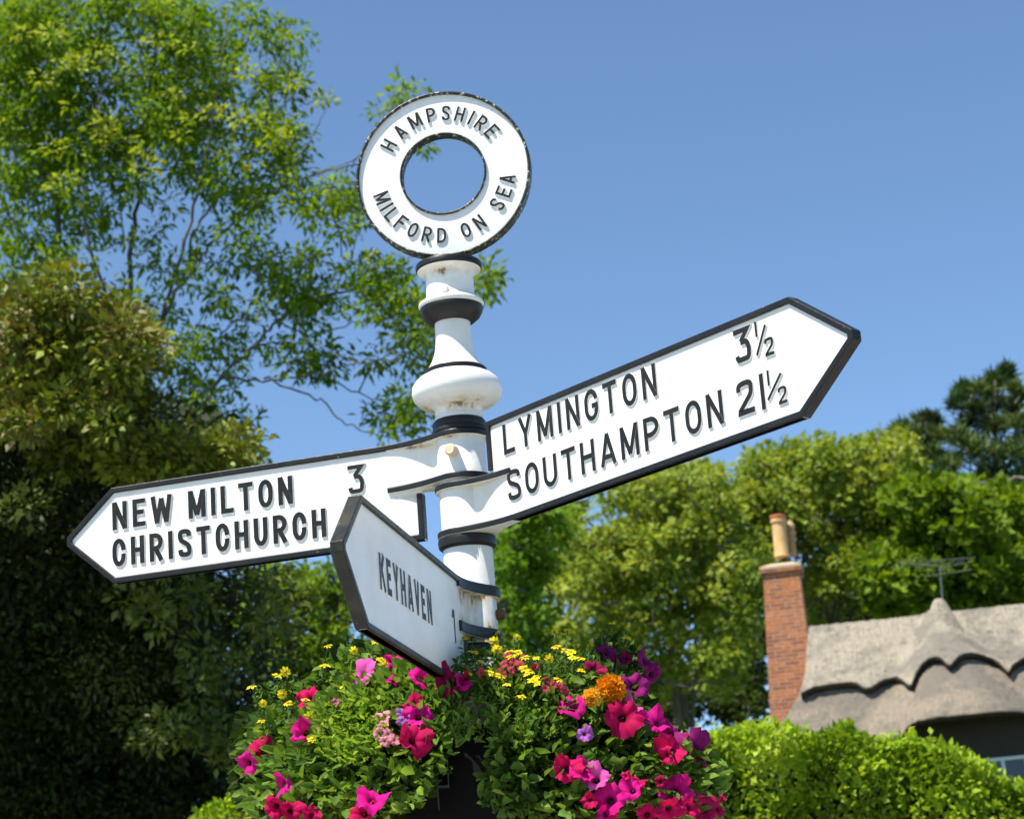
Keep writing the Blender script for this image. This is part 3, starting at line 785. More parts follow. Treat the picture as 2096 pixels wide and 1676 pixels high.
# creeping yellow daisies: wiry stems, small leaves, flat heads
YEL = [(672,1321),(724,1331),(665,1361),(567,1382),(584,1374),(515,1405),(578,1420),(589,1438),(538,1439),(534,1475),(633,1466),(640,1512),(625,1431),(655,1429),(706,1405),(779,1349),(785,1360),(770,1313)]
YEM = [(949,1305),(962,1293),(969,1334),(983,1354),(1017,1293),(1058,1304),(1012,1312),(1017,1329),(1042,1334),(1060,1334),(1073,1345),(1067,1425),(1002,1376),(1024,1382),(1073,1367),(1084,1373),(1098,1384),(1098,1398),(1037,1400),(958,1376),(1078,1378),(1090,1392),(1046,1342)]
YER = [(1098,1346),(1124,1348),(1135,1293),(1161,1291),(1138,1323),(1157,1329),(1179,1320),(1172,1345),(1186,1347),(1208,1319),(1253,1275),(1283,1305),(1189,1371),(1233,1369),(1143,1389),(1168,1334)]
def daisy_plant(label, pts, cx, cy, nl, rx, ry):
    A = on_dome(cx, cy, -.08); root = empty('daisy_plant', tuple(map(float, A)))
    tag(root, label, 'plant', 'yellow daisy plants in the planter'); mb = MB(); LP = []
    for px, py in pts:
        p = on_dome(px, py, .045); nrm = unit(view_normal(p, random.uniform(-.6, .6), random.uniform(.9, 2.6)))
        if random.random() < .22: nrm = view_normal(p, 0, .1)
        R = random.uniform(.0090, .0128); k = random.choice((8, 9, 10))
        a = unit(np.cross(nrm, (0, 0, 1))); b_ = np.cross(nrm, a); th = np.arange(k)*2*pi/k+random.uniform(0, 1)
        D = unit(np.cos(th)[:, None]*a + np.sin(th)[:, None]*b_ + nrm*rng.uniform(-.25, .2, (k, 1)))
        Nn = unit(np.tile(nrm, (k, 1)) - D*np.sum(D*nrm, 1, keepdims=True))
        V, F = blades((p-A)+D*R*.15, D, Nn, R*rng.uniform(.8, 1.05, k), np.full(k, R*.62), .08)
        o = np_mesh('flower', V, F, M['petal'], root, np.tile(np.array([.86, .74, .015])*random.uniform(.85, 1.1), (len(V), 1)))
        m2 = MB(); cc = p-A+nrm*R*.05
        m2.tube([cc-nrm*R*.15, cc+nrm*R*.1, cc+nrm*R*.2], [R*.3, R*.3, R*.12], n=8); m2.build('disc', M['disc'], o)
        foot = on_dome(px+(cx-px)*random.uniform(.10, .3), py+random.uniform(45, 85), -.03)
        stem_to(mb, p-A-nrm*R*.1, foot-A, .0011, sag=.006)
        for t in np.linspace(.15, .9, 6): LP.append((p*(1-t)+foot*t)-A)
    mb.build('stem', M['stem'], root)
    LP = np.array(LP); LP = np.repeat(LP, 3, 0)+rng.normal(size=(len(LP)*3, 3))*.004
    P = leaf_cloud(nl, cx, cy, rx, ry, (-.05, .02)) - A
    LP = np.concatenate([LP, P])
    leaves('foliage', LP, unit(rng.normal(size=LP.shape)+np.array([0, -.5, .2])), .0135, LEAF_D*1.5, M['leaf'], root, aspect=.45, up=.6)
m, nt, b = new_mat('daisy_disc'); b.inputs['Base Color'].default_value = (.45, .22, .01, 1); M['disc'] = m
daisy_plant('yellow daisy plant scattered along the left side of the planter', YEL, 610, 1430, 300, 90, 50)
daisy_plant('yellow daisy plant clustered at the foot of the post', YEM, 1020, 1370, 900, 95, 48)
daisy_plant('yellow daisy plant with airy stems right of the post', YER, 1160, 1370, 800, 80, 45)

# ------------------------------------------------------------------ thatched cottage
HE = np.array([cos(radians(12)), -sin(radians(12)), 0]); HN = np.array([-sin(radians(12)), -cos(radians(12)), 0]); HZ = np.array([0, 0, 1.0])
HP = at(1655, 1306, 36.0)                       # left end of the ridge
SL = radians(50); HS = HN*cos(SL) - HZ*sin(SL); HR = HN*sin(SL) + HZ*cos(SL)
def hw(a, b, z): return HP + HE*a + HN*b + HZ*z          # z relative to the ridge
def roof_as(px, py, lift=0.0):
    p = onplane(px, py, HP+HR*lift, HR) - HP; return np.dot(p, HE), np.dot(p, HS)
def hab(px, py, b):
    p = onplane(px, py, HP+HN*b, HN) - HP; return np.dot(p, HE), p[2]
house = empty('thatched_cottage', (float(HP[0]), float(HP[1]), 0)); HO = np.array([HP[0], HP[1], 0])
tag(house, 'thatched cottage with scalloped ridge and tall brick chimney behind the hedge', 'house')
GZ = -HP[2]

def thatch_mat(name, c1, c2, c3):
    m, nt, b = new_mat(name); tc = N(nt, 'ShaderNodeTexCoord')
    rot = N(nt, 'ShaderNodeMapping'); rot.inputs['Rotation'].default_value = (0, 0, radians(12)); nt.links.new(tc.outputs['Object'], rot.inputs[0])
    mp = N(nt, 'ShaderNodeMapping'); mp.inputs['Scale'].default_value = (22, 1.2, 1.2); nt.links.new(rot.outputs[0], mp.inputs[0])
    n = N(nt, 'ShaderNodeTexNoise', Scale=2.0, Detail=6.0, Roughness=.75); nt.links.new(mp.outputs[0], n.inputs['Vector'])
    n2 = N(nt, 'ShaderNodeTexNoise', Scale=1.1, Detail=6.0, Roughness=.65); nt.links.new(tc.outputs['Object'], n2.inputs['Vector'])
    n5 = N(nt, 'ShaderNodeTexNoise', Scale=9, Detail=4.0, Roughness=.6); nt.links.new(tc.outputs['Object'], n5.inputs['Vector'])
    ca = ramp(nt, n.outputs[0], [(.3, c1), (.7, c2)]).outputs[0]
    cb = mixc(nt, ramp(nt, n2.outputs[0], [(.46, (0, 0, 0)), (.56, (1, 1, 1))]).outputs[0], ca, c3)
    cb = mixc(nt, ramp(nt, n5.outputs[0], [(.56, (0, 0, 0)), (.66, (.6, .6, .6))]).outputs[0], cb, (.13, .12, .10))
    nt.links.new(cb, b.inputs['Base Color']); b.inputs['Roughness'].default_value = .95; b.inputs['Specular IOR Level'].default_value = .1
    bump(nt, b, mth(nt, 'ADD', n.outputs[0], n5.outputs[0]), .8, .05); return m
M['thatch'] = thatch_mat('thatch', (.21, .17, .125), (.36, .30, .23), (.20, .175, .14))
M['thatch_ridge'] = thatch_mat('ridge_thatch', (.25, .215, .16), (.50, .44, .345), (.24, .215, .175))
M['thatch_ends_shade'] = thatch_mat('thatch_ends_shade', (.055, .045, .032), (.11, .09, .065), (.07, .058, .042))  # cut ends, darkened to stand in for the shadow under the thatch edges
def brick_mat():
    m, nt, b = new_mat('red_brick'); tc = N(nt, 'ShaderNodeTexCoord')
    sx = N(nt, 'ShaderNodeSeparateXYZ'); nt.links.new(tc.outputs['Object'], sx.inputs[0])
    cx = N(nt, 'ShaderNodeCombineXYZ'); nt.links.new(mth(nt, 'ADD', sx.outputs[0], mth(nt, 'MULTIPLY', sx.outputs[1], 1.0)), cx.inputs[0]); nt.links.new(sx.outputs[2], cx.inputs[1])
    br = N(nt, 'ShaderNodeTexBrick', Scale=1.0); nt.links.new(cx.outputs[0], br.inputs['Vector'])
    br.inputs['Brick Width'].default_value = .225; br.inputs['Row Height'].default_value = .075; br.inputs['Mortar Size'].default_value = .010
    br.inputs['Mortar Smooth'].default_value = .3; br.inputs['Bias'].default_value = -.1
    br.inputs['Color1'].default_value = (.52, .17, .06, 1); br.inputs['Color2'].default_value = (.24, .07, .04, 1); br.inputs['Mortar'].default_value = (.40, .31, .22, 1)
    n = N(nt, 'ShaderNodeTexNoise', Scale=2.3, Detail=5.0, Roughness=.7); nt.links.new(tc.outputs['Object'], n.inputs['Vector'])
    c = mixc(nt, ramp(nt, n.outputs[0], [(.45, (0, 0, 0)), (.68, (.7, .7, .7))]).outputs[0], br.outputs[0], (.50, .17, .05))
    n2 = N(nt, 'ShaderNodeTexNoise', Scale=14, Detail=5.0, Roughness=.7); nt.links.new(tc.outputs['Object'], n2.inputs['Vector'])
    c = mixc(nt, 1.0, c, ramp(nt, n2.outputs[0], [(.3, (.65, .65, .65)), (.7, (1.2, 1.2, 1.2))]).outputs[0], 'MULTIPLY')
    nt.links.new(c, b.inputs['Base Color']); b.inputs['Roughness'].default_value = .9
    bump(nt, b, br.outputs['Fac'], -.5, .01); return m
M['brick'] = brick_mat()
def simple(name, c, rough=.7, metal=0, c2=None, sc=8):
    m, nt, b = new_mat(name)
    tc = N(nt, 'ShaderNodeTexCoord'); n = N(nt, 'ShaderNodeTexNoise', Scale=sc, Detail=5.0, Roughness=.65); nt.links.new(tc.outputs['Object'], n.inputs['Vector'])
    nt.links.new(ramp(nt, n.outputs[0], [(.35, c), (.7, c2 or tuple(min(1, v*1.25) for v in c))]).outputs[0], b.inputs['Base Color'])
    b.inputs['Roughness'].default_value = rough; b.inputs['Metallic'].default_value = metal; bump(nt, b, n.outputs[0], .2, .01); return m
M['mortar'] = simple('lichened_mortar', (.46, .42, .35), .9, 0, (.62, .36, .10), 5)
M['pot'] = simple('buff_clay', (.66, .36, .13), .7, 0, (.76, .50, .24), 6)
M['terracotta'] = simple('terracotta', (.42, .11, .04), .7)
M['pale_clay'] = simple('pale_clay', (.42, .27, .13), .7)
M['eave_shade'] = simple('eave_shade_wall', (.035, .028, .022), .8)  # wall colour darkened to stand in for deep shade under the eave
M['render'] = simple('limewash', (.62, .60, .56), .85)
M['frame'] = simple('white_frame', (.66, .67, .68), .4)
M['alu'] = simple('aerial_metal', (.16, .18, .15), .45, .5)
m, nt, b = new_mat('window_glass'); b.inputs['Base Color'].default_value = (.03, .04, .05, 1); b.inputs['Roughness'].default_value = .06; M['glass'] = m

ac0, _ = roof_as(1922, 1330); ac1, _ = roof_as(1972, 1440)
def smooth(x): x = min(1, max(0, x)); return x*x*(3-2*x)
nz = [(random.uniform(.6, 5), random.uniform(.6, 5), random.uniform(0, 6.3), random.uniform(.2, 1)) for _ in range(14)]
def lump(a, s): return sum(w*sin(fa*a+fs*s+ph)/(fa+fs) for fa, fs, ph, w in nz)*.018
def swell(a, s):
    """the dormer: how far the thatch swells toward the front"""
    t = min(1, max(0, s/2.6)); ac = ac0 + (ac1-ac0)*t; w = .22 + 1.25*t
    q = abs(a-ac)/w
    g = smooth(1.25-q) if q < 1.25 else 0
    return g*(.42 + .83*t) 
def rpt(a, s, lift):
    bell = .10*max(0, s-2.2)**2
    return HE*a + HS*s + HR*(lift+lump(a, s)+ random.uniform(-.013, .013)) + HN*(swell(a, s)+bell) + np.array([0, 0, HP[2]])
# verge (left edge) a at depth s
vg = sorted([(s, a) for a, s in [roof_as(x, y) for x, y in [(1655, 1288), (1651, 1335), (1647, 1380), (1634, 1425), (1608, 1468), (1575, 1500), (1540, 1530), (1500, 1560)]]])
vg2 = sorted([(s, a) for a, s in [roof_as(x, y, .18) for x, y in [(1655, 1288), (1651, 1335), (1647, 1380), (1634, 1425), (1608, 1468)]]])
VG = {0: vg, 1: vg2}
def verge(s, k=0): return float(np.interp(s, [v[0] for v in VG[k]], [v[1] for v in VG[k]]))
low = sorted([roof_as(x, y) for x, y in [(1480, 1585), (1600, 1570), (1700, 1560), (1800, 1552), (1838, 1546), (1850, 1512), (1862, 1497), (1880, 1490), (1950, 1484), (2096, 1470), (2200, 1462), (2290, 1455)]])
def lowedge(a): return float(np.interp(a, [v[0] for v in low], [v[1] for v in low]))
SC = [(1640,1418),(1651,1412.7),(1666,1405),(1708,1398.6),(1742,1396),(1756,1398),(1765,1405),(1773,1409),(1783,1406),(1795,1398),(1806,1391.6),(1829,1384.6),(1846,1390),(1857,1404),(1865,1418),(1870,1402),(1878,1382),(1890,1367),(1903,1359),(1916,1356.6),(1927,1358),(1936,1368),(1943.7,1379),(1952,1369),(1962,1357),(1975,1350),(1993,1346),(2011,1346.8),(2033,1352.4),(2050,1363),(2064,1381),(2073,1361),(2096,1347),(2130,1338),(2150,1342),(2165,1362),(2180,1345),(2215,1330),(2260,1334)]
sc = sorted([roof_as(x, y, .17) for x, y in SC])
def scallop(a): return float(np.interp(a, [v[0] for v in sc], [v[1] for v in sc]))
AMAX = 8.2
def sheet(name, mat, lowf, lift, thick, na=190, ns=46, s0=-.05):
    V = []; F = []
    for i in range(na+1):
        for j in range(ns+1):
            aa = AMAX*i/na; sl = lowf(aa); s = s0 + (sl-s0)*j/ns
            v0 = verge(max(0, s), 1 if lift else 0); a = v0 + (AMAX-v0)*(i/na)**1.0
            sl = lowf(a); s = s0 + (sl-s0)*j/ns
            V.append(rpt(a, s, lift))
    f = lambda i, j: i*(ns+1)+j
    for i in range(na):
        for j in range(ns): F.append((f(i, j), f(i, j+1), f(i+1, j+1), f(i+1, j)))
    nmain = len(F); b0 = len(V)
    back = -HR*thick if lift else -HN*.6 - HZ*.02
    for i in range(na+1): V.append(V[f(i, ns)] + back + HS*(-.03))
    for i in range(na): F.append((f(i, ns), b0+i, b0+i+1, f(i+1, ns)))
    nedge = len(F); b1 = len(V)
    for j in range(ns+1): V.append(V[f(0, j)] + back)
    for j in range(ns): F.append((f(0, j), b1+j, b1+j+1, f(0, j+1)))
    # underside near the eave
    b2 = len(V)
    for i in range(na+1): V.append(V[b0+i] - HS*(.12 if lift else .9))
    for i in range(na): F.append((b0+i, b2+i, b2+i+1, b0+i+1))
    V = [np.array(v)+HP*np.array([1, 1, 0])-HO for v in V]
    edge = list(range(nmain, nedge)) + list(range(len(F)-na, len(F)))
    o = np_mesh(name, V, F, mat, house, smooth=True); o.data.materials.append(M['thatch_ends_shade'])
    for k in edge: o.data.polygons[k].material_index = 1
    return o
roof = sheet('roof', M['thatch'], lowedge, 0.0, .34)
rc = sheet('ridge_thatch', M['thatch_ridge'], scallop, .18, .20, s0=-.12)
rc.parent = roof
mb = MB()
def hq(pts, mi=0): mb.add([hw(*p)-HO for p in pts], [tuple(range(len(pts)))], mi)
e = 4.2
hq([(0, -.02, .02), (AMAX, -.02, .02), (AMAX, -e*cos(SL), -e*sin(SL)), (0, -e*cos(SL), -e*sin(SL))])
mb.build('back_roof', M['thatch'], house)
# apex knob of the dormer thatch and rounded ridge roll
pk = at(1922, 1256, 36.0-.3)
_p = HP + HE*(np.dot(onplane(1924, 1250, HP+HN*.5, HN)-HP, HE)) + HN*.5
kz = hab(1922, 1224, .5)[1]
mb = MB(); prof = [(.60, kz-1.6), (.56, kz-1.1), (.47, kz-.82), (.36, kz-.58), (.265, kz-.38), (.185, kz-.21), (.125, kz-.08), (.07, kz-.015), (.005, kz)]
cxy = (_p-HO)[:2]; mb.lathe([(r, HP[2]+z) for r, z in prof], 28, c=cxy)
apex = mb.build('thatch_peak', M['thatch_ridge'], roof, smooth=True)
mb = MB(); r0 = HP-HO
mb.tube([r0+HE*(AMAX*t)+HZ*(-.02+.01*sin(9*t))+HN*.04 for t in np.linspace(0.005, 1, 16)], .15, n=14); mb.build('ridge_roll', M['thatch_ridge'], roof, smooth=True)
# walls
mb = MB()
def hbox(a0, a1, b0, b1, z0, z1, mi=0):
    vs = [hw(a, b, z)-HO for z in (z0, z1) for a, b in ((a0, b0), (a1, b0), (a1, b1), (a0, b1))]
    mb.add(vs, [(0,1,2,3),(4,7,6,5),(0,4,5,1),(1,5,6,2),(2,6,7,3),(3,7,4,0)], mi)
hbox(.35, AMAX-.1, -2.4, 1.75, GZ, -2.35)
vsg = [hw(.35, 1.75, -2.35)-HO, hw(.35, -2.4, -2.35)-HO, hw(.35, -.1, -.45)-HO, hw(.55, 1.75, -2.35)-HO, hw(.55, -2.4, -2.35)-HO, hw(.55, -.1, -.45)-HO]
mb.add(vsg, [(0,1,2),(3,5,4),(0,2,5,3),(1,4,5,2),(0,3,4,1)])
mb.build('wall', M['render'], house)
mb = MB(); aL = hab(1858, 1500, 1.9)[0]
hbox(aL, AMAX-.15, 1.7, 2.0, -2.95-1.6, -2.02); hbox(aL, aL+.14, 1.98, 2.06, -4.5, -2.0); hbox(aL+2.2, aL+2.34, 1.98, 2.06, -4.5, -2.0)
mb.build('dormer_wall', M['eave_shade'], house)  # dark-coloured wall paints the shade below the dormer
def window(px0, py0, px1, py1, nb=2):
    a0, z0 = hab(px0, py1, 2.05); a1, z1 = hab(px1, py0, 2.05)
    global mb
    w = empty('window', parent=house); w['label'] = 'white framed window under the dark eave'
    mb = MB(); t = .055
    hbox(a0, a1, 2.0, 2.09, z1-t, z1); hbox(a0, a1, 2.0, 2.09, z0, z0+t)
    for k in range(nb+1):
        c = a0 + (a1-a0-t)*k/nb; hbox(c, c+t, 2.002, 2.085, z0+t, z1-t)
    mb.build('frame', M['frame'], w)
    mb = MB(); hbox(a0+.01, a1-.01, 2.003, 2.02, z0+.02, z1-.02); mb.build('pane', M['glass'], w)
    mb = MB(); hbox(a0-.05, a1+.05, 2.0, 2.16, z0-.07, z0-.002); mb.build('sill', M['frame'], w)
window(2012, 1540, 2150, 1640, 3)
# chimney
CB = .05
aL0, zt0 = hab(1562, 1178, CB); aR0, _ = hab(1636, 1172, CB); aL1, zb1 = hab(1577, 1470, CB)
wtop = aR0-aL0; dep = .62
mb = MB()
def ring(a0, a1, b0, b1, z): return [hw(a0, b0, z)-HO, hw(a1, b0, z)-HO, hw(a1, b1, z)-HO, hw(a0, b1, z)-HO]
def loft(rings, mi=0):
    vs = [p for r in rings for p in r]; fs = [(0, 1, 2, 3)]
    for k in range(len(rings)-1):
        for j in range(4): fs.append((4*k+j, 4*k+4+j, 4*k+4+(j+1) % 4, 4*k+(j+1) % 4))
    n = 4*(len(rings)-1); fs.append((n+3, n+2, n+1, n)); mb.add(vs, fs, mi)
loft([ring(aL1-.15, aR0+.16, CB-dep-.12, CB+.02, GZ), ring(aL1-.02, aR0+.06, CB-dep-.05, CB+.01, zb1-.3), ring(aL0, aR0, CB-dep, CB, zt0)])
chim = mb.build('chimney', M['brick'], house)
# put the brick pattern in the chimney's own upright frame
mb = MB()
loft([ring(aL0-.015, aR0+.015, CB-dep-.015, CB+.015, zt0+.001), ring(aL0-.015, aR0+.015, CB-dep-.015, CB+.015, zt0+.045)])
loft([ring(aL0-.05, aR0+.05, CB-dep-.05, CB+.05, zt0+.046), ring(aL0-.05, aR0+.05, CB-dep-.05, CB+.05, zt0+.105)])
mb.build('corbel', M['brick'], chim)
mb = MB()
loft([ring(aL0-.055, aR0+.055, CB-dep-.055, CB+.055, zt0+.106), ring(aL0-.055, aR0+.055, CB-dep-.055, CB+.055, zt0+.16), ring(aL0+.14, aR0-.14, CB-dep+.14, CB-.14, zt0+.235)])
mb.build('capping', M['mortar'], chim)
def pot(px0, px1, pyt, pyb, b, mats, louv=False):
    a0, zt = hab(px0, pyt, b); a1, _ = hab(px1, pyt, b); _, zb = hab((px0+px1)/2, pyb, b)
    c = (hw((a0+a1)/2, b, 0)-HO)[:2]; r = (a1-a0)/2; z0, z1 = HP[2]+zb, HP[2]+zt; global mb
    mb = MB()
    if not louv:
        mb.lathe([(r*.98, z0), (r*.90, z0+.05), (r*.84, z1-.22), (r*.86, z1-.17), (r*1.0, z1-.15), (r*1.0, z1-.125), (r*.93, z1-.12), (r*.95, z1-.07)], 24, c=c)
        o = mb.build('chimney_pot', mats[0], chim, autos=40)
        mb = MB(); mb.lathe([(r*.95, z1-.069), (r*1.04, z1-.05), (r*1.0, z1-.01), (r*.75, z1), (r*.7, z1-.05)], 24, c=c); q = mb.build('chimney_pot', mats[1], chim, autos=40); q['label'] = 'terracotta rim of the tall chimney pot'
        o['label'] = 'tall buff chimney pot'
    else:
        pr = [(r*.7, z0), (r*.7, z1-.42)]
        for k in range(3): zz = z1-.42+k*.13; pr += [(r*1.02, zz), (r*1.05, zz+.05), (r*.72, zz+.09)]
        pr += [(r*.3, z1)]
        mb.lathe(pr, 20, c=c); o = mb.build('chimney_pot', mats[0], chim, autos=40); o['label'] = 'short louvred clay pot behind the tall one'
pot(1575, 1609, 1056, 1140, CB-.24, (M['pot'], M['terracotta']))
pot(1607, 1626, 1066, 1140, CB-.46, (M['pale_clay'],), True)
# television aerial behind the ridge
mb = MB(); b0 = -.5
def ap(px, py, b=b0): return onplane(px, py, HP+HN*b, HN)-HO
mb.tube([ap(1932, 1262), ap(1924, 1160)], .017, n=6); mb.build('mast', M['alu'], house)
mb = MB(); mb.tube([ap(1838, 1150), ap(1935, 1160), ap(1990, 1150, -1.0)], .009, n=5)
for x, y in ((1843, 1151), (1858, 1152), (1874, 1154), (1892, 1156), (1910, 1158), (1930, 1160), (1950, 1157)):
    p = ap(x, y); d = HN*.45 + HE*.22; mb.tube([p-d, p+d], .006, n=4)
mb.tube([ap(1925, 1158)-HE*.25+HZ*.12, ap(1985, 1142)+HE*.1], .007, n=4); mb.tube([ap(1890, 1180), ap(1990, 1165)], .006, n=4)
mb.build('aerial', M['alu'], house)

# ------------------------------------------------------------------ trees and hedge
def leafcards(P, D, size, aspect, up, flat=.5):
    n = len(P); Nn = unit(rdir(n)*flat + np.array(up)); Nn = unit(Nn - D*np.sum(Nn*D, 1, keepdims=True)); S = np.cross(D, Nn)
    L = (size*rng.uniform(.55, 1.3, n))[:, None]; W = L*aspect*rng.uniform(.75, 1.25, (n, 1))
    V = np.stack([P, P+D*L*.45+S*W*.5+Nn*W*.12, P+D*L-Nn*L*.12, P+D*L*.45-S*W*.5+Nn*W*.12], 1).reshape(-1, 3)
    F = np.arange(n*4).reshape(-1, 4)
    return V, F

def crown(name, C, Rr, n, size, cols, mat, parent, aspect=.5, up=(0, -.25, .75), flat=.7, wild=.7, droop=.0, var=.22, shell=.5, colw=None, squash=.75):
    """C (k,3) clump centres, Rr (k,) radii, n leaves per clump on average"""
    k = len(C); cnt = np.maximum(3, (n*(Rr/np.mean(Rr))**2).astype(int)); idx = np.repeat(np.arange(k), cnt); m = len(idx)
    u_ = rdir(m); r = rng.uniform(0, 1, m)**shell
    P = C[idx] + u_*(Rr[idx]*r)[:, None]*np.array([1, 1, squash])
    D = unit(u_ + rdir(m)*wild + np.array([0, 0, -droop]))
    V, F = leafcards(P, D, size, aspect, up, flat)
    cols = np.asarray(cols); ci = rng.integers(0, len(cols), k)
    cl = cols[ci][idx]*.6 + cols[rng.integers(0, len(cols), m)]*.4
    cl = cl*rng.uniform(1-var, 1+var, (m, 1))
    return np_mesh(name, V, F, mat, parent, np.repeat(cl, 4, 0))

def ell(cx, cy, rx, ry, n, y0, y1, taper=False):
    out = []
    while len(out) < n:
        u_, v_ = rng.uniform(-1, 1, 2)
        if u_*u_+v_*v_ > 1: continue
        out.append((cx+rx*u_, cy+ry*v_, rng.uniform(y0, y1)))
    return out
def pts3(L): return np.array([at(*p) for p in L])

def limb(mb, path, r0, r1, wig=.05, n=5):
    P = [np.asarray(p, float) for p in path]; Q = catmull([tuple(p) for p in P], 6) if len(P) > 2 else [tuple(P[0]+(P[1]-P[0])*t) for t in np.linspace(0, 1, 6)]
    Q = [np.array(q)+rng.normal(size=3)*wig*(0 if i in (0,) else 1)*.5 for i, q in enumerate(Q)]
    k = len(Q); mb.tube(Q, [r0+(r1-r0)*(i/(k-1))**.8 for i in range(k)], n=n)
    return Q
def nearest_twigs(mb, nodes, C, r0=.010, r1=.0035, wig=.03, maxlen=None):
    nodes = np.array(nodes); order = np.argsort([np.min(np.linalg.norm(nodes-c, axis=1)) for c in C])
    for i in order:
        c = C[i]; d = np.linalg.norm(nodes-c, axis=1) + np.maximum(0, nodes[:, 2]-c[2])*1.2
        q = nodes[np.argmin(d)]; L = np.linalg.norm(c-q)
        if L < .02: continue
        mid1 = q*.65+c*.35 + np.array([0, 0, -.05*L]) + rng.normal(size=3)*L*.07; mid2 = q*.3+c*.7 + np.array([0, 0, .06*L]) + rng.normal(size=3)*L*.07
        rr = r0*min(2.2, .6+L*.7)
        mb.tube([q, mid1, mid2, c], [rr, rr*.75, (rr+r1)/2*.8, r1], n=4, cap=False)
        nodes = np.vstack([nodes, mid1, mid2, c])
    return nodes
def ground_under(p): return np.array([p[0], p[1], 0.0])

# --- ash tree, left and middle
def ash():
    base = at(225, 1400, 17.2); g0 = ground_under(base+np.array([-.1, .3, 0]))
    T = empty('ash_tree', tuple(map(float, g0))); tag(T, 'tall ash tree with fine light leaves and bare slender limbs behind the ring', 'tree')
    P = lambda x, y, d=17.5: at(x, y, d)
    mb = MB(); nodes = []
    trunk = [g0, at(215, 1500, 17.3), at(228, 1150, 17.3), at(240, 980, 17.4)]
    limb(mb, trunk, .17, .075, .0)
    def Lb(pts, r0, r1): nodes.extend(limb(mb, [P(*p) for p in pts], r0, r1, .03))
    Lb([(240, 980, 17.4), (257, 870), (280, 740), (330, 655), (390, 545), (450, 480), (560, 392), (650, 355), (760, 330)], .040, .008)
    Lb([(238, 990, 17.4), (300, 920, 17.6), (370, 852, 17.6), (450, 775), (520, 705), (590, 640), (690, 600), (800, 560), (850, 520)], .036, .007)
    Lb([(450, 775), (560, 778, 17.2), (640, 765, 17.1), (750, 742, 17), (830, 705, 17)], .017, .005)
    Lb([(540, 775, 17.2), (650, 815, 17.4), (700, 860, 17.4), (770, 892, 17.4), (850, 893, 17.3)], .014, .004)
    Lb([(600, 735, 17.4), (700, 790, 17.5), (790, 832, 17.6), (872, 852, 17.6)], .013, .004)
    Lb([(520, 705), (600, 700, 18), (690, 672, 18.2), (790, 650, 18.3), (870, 690, 18.3)], .013, .004)
    Lb([(560, 655), (640, 700, 17), (720, 740, 16.8), (800, 740, 16.8)], .010, .004)
    Lb([(228, 1100, 17.3), (150, 800, 17.8), (125, 600, 18), (118, 420, 18), (112, 200, 18), (90, 20, 18), (60, -150, 18)], .060, .014)
    Lb([(245, 940, 17.4), (262, 700, 18), (268, 520, 18.1), (285, 350, 18.2), (310, 150, 18.2), (330, -20, 18.2), (340, -140, 18.2)], .042, .01)
    Lb([(330, 655), (372, 520, 17), (405, 380, 17), (435, 250, 16.9), (455, 100, 16.9), (470, 20, 16.9)], .024, .007)
    Lb([(390, 545), (400, 470, 18), (470, 360, 18.2), (540, 240, 18.3), (575, 120, 18.3), (590, 70, 18.3)], .020, .006)
    Lb([(262, 700, 18), (200, 560, 17), (170, 400, 16.8), (190, 250, 16.8), (230, 120, 16.8)], .024, .008)
    Lb([(118, 420, 18), (60, 300, 17.4), (20, 150, 17.2), (-30, 0, 17)], .03, .01)
    Lb([(125, 600, 18), (50, 480, 17), (-20, 380, 17)], .022, .01)
    Lb([(560, 392), (640, 280, 17.6), (665, 220, 17.6)], .010, .004); Lb([(720, 345), (790, 240, 17.6), (828, 196, 17.6)], .007, .003)
    Lb([(650, 355), (800, 300, 17.8), (880, 292, 17.8)], .008, .003); Lb([(800, 560), (900, 560, 17.5), (1000, 570, 17.4)], .008, .003)
    Lb([(690, 600), (740, 470, 17.6), (760, 440, 17.6)], .008, .003)
    R = [(190, 150, 250, 190, 190), (20, 120, 90, 150, 50), (60, 60, 160, 120, 60), (10, 300, 70, 110, 30), (120, 230, 120, 120, 30), (380, 150, 110, 140, 52), (470, 320, 130, 100, 44), (560, 240, 65, 120, 28), (280, 290, 160, 60, 28), (585, 95, 42, 35, 7), (525, 60, 25, 25, 3), (360, 20, 60, 30, 12), (490, 25, 40, 20, 4),
         (230, 370, 230, 60, 40), (110, 450, 120, 90, 22), (60, 560, 80, 70, 12), (300, 520, 130, 70, 12), (600, 400, 90, 60, 16), (690, 430, 60, 45, 14), (700, 380, 50, 30, 6), (480, 520, 110, 60, 12),
         (620, 560, 120, 40, 16), (700, 620, 110, 40, 18), (560, 620, 110, 40, 12), (790, 590, 60, 50, 11), (835, 640, 35, 55, 11), (860, 720, 22, 50, 6), (430, 660, 100, 60, 13), (380, 740, 100, 60, 11),
         (450, 780, 60, 40, 9), (655, 742, 38, 42, 8), (775, 752, 30, 25, 2), (800, 860, 60, 32, 8), (850, 840, 26, 45, 5), (560, 720, 60, 25, 4), (1000, 568, 24, 28, 6), (880, 300, 18, 20, 3), (828, 196, 22, 12, 3), (661, 208, 8, 10, 1), (780, 232, 6, 6, 1),
         (745, 560, 30, 20, 4), (350, 850, 120, 55, 22), (410, 870, 60, 40, 10), (500, 860, 30, 25, 2), (200, 640, 120, 60, 14), (310, 980, 70, 40, 6), (900, 660, 15, 40, 3)]
    L = []
    for cx, cy, rx, ry, n in R: L += ell(cx, cy, rx, ry, n, 16.6, 18.9)
    C = pts3(L)
    nearest_twigs(mb, nodes, C, .012, .005)
    org = np.array([g0[0], g0[1], 0])
    mb.v = [tuple(np.array(v)-org) for v in mb.v]
    mb.build('trunk', M['bark'], T, smooth=True)
    cols = [(.15, .27, .014), (.20, .34, .018), (.26, .38, .022), (.075, .15, .012), (.13, .24, .014)]
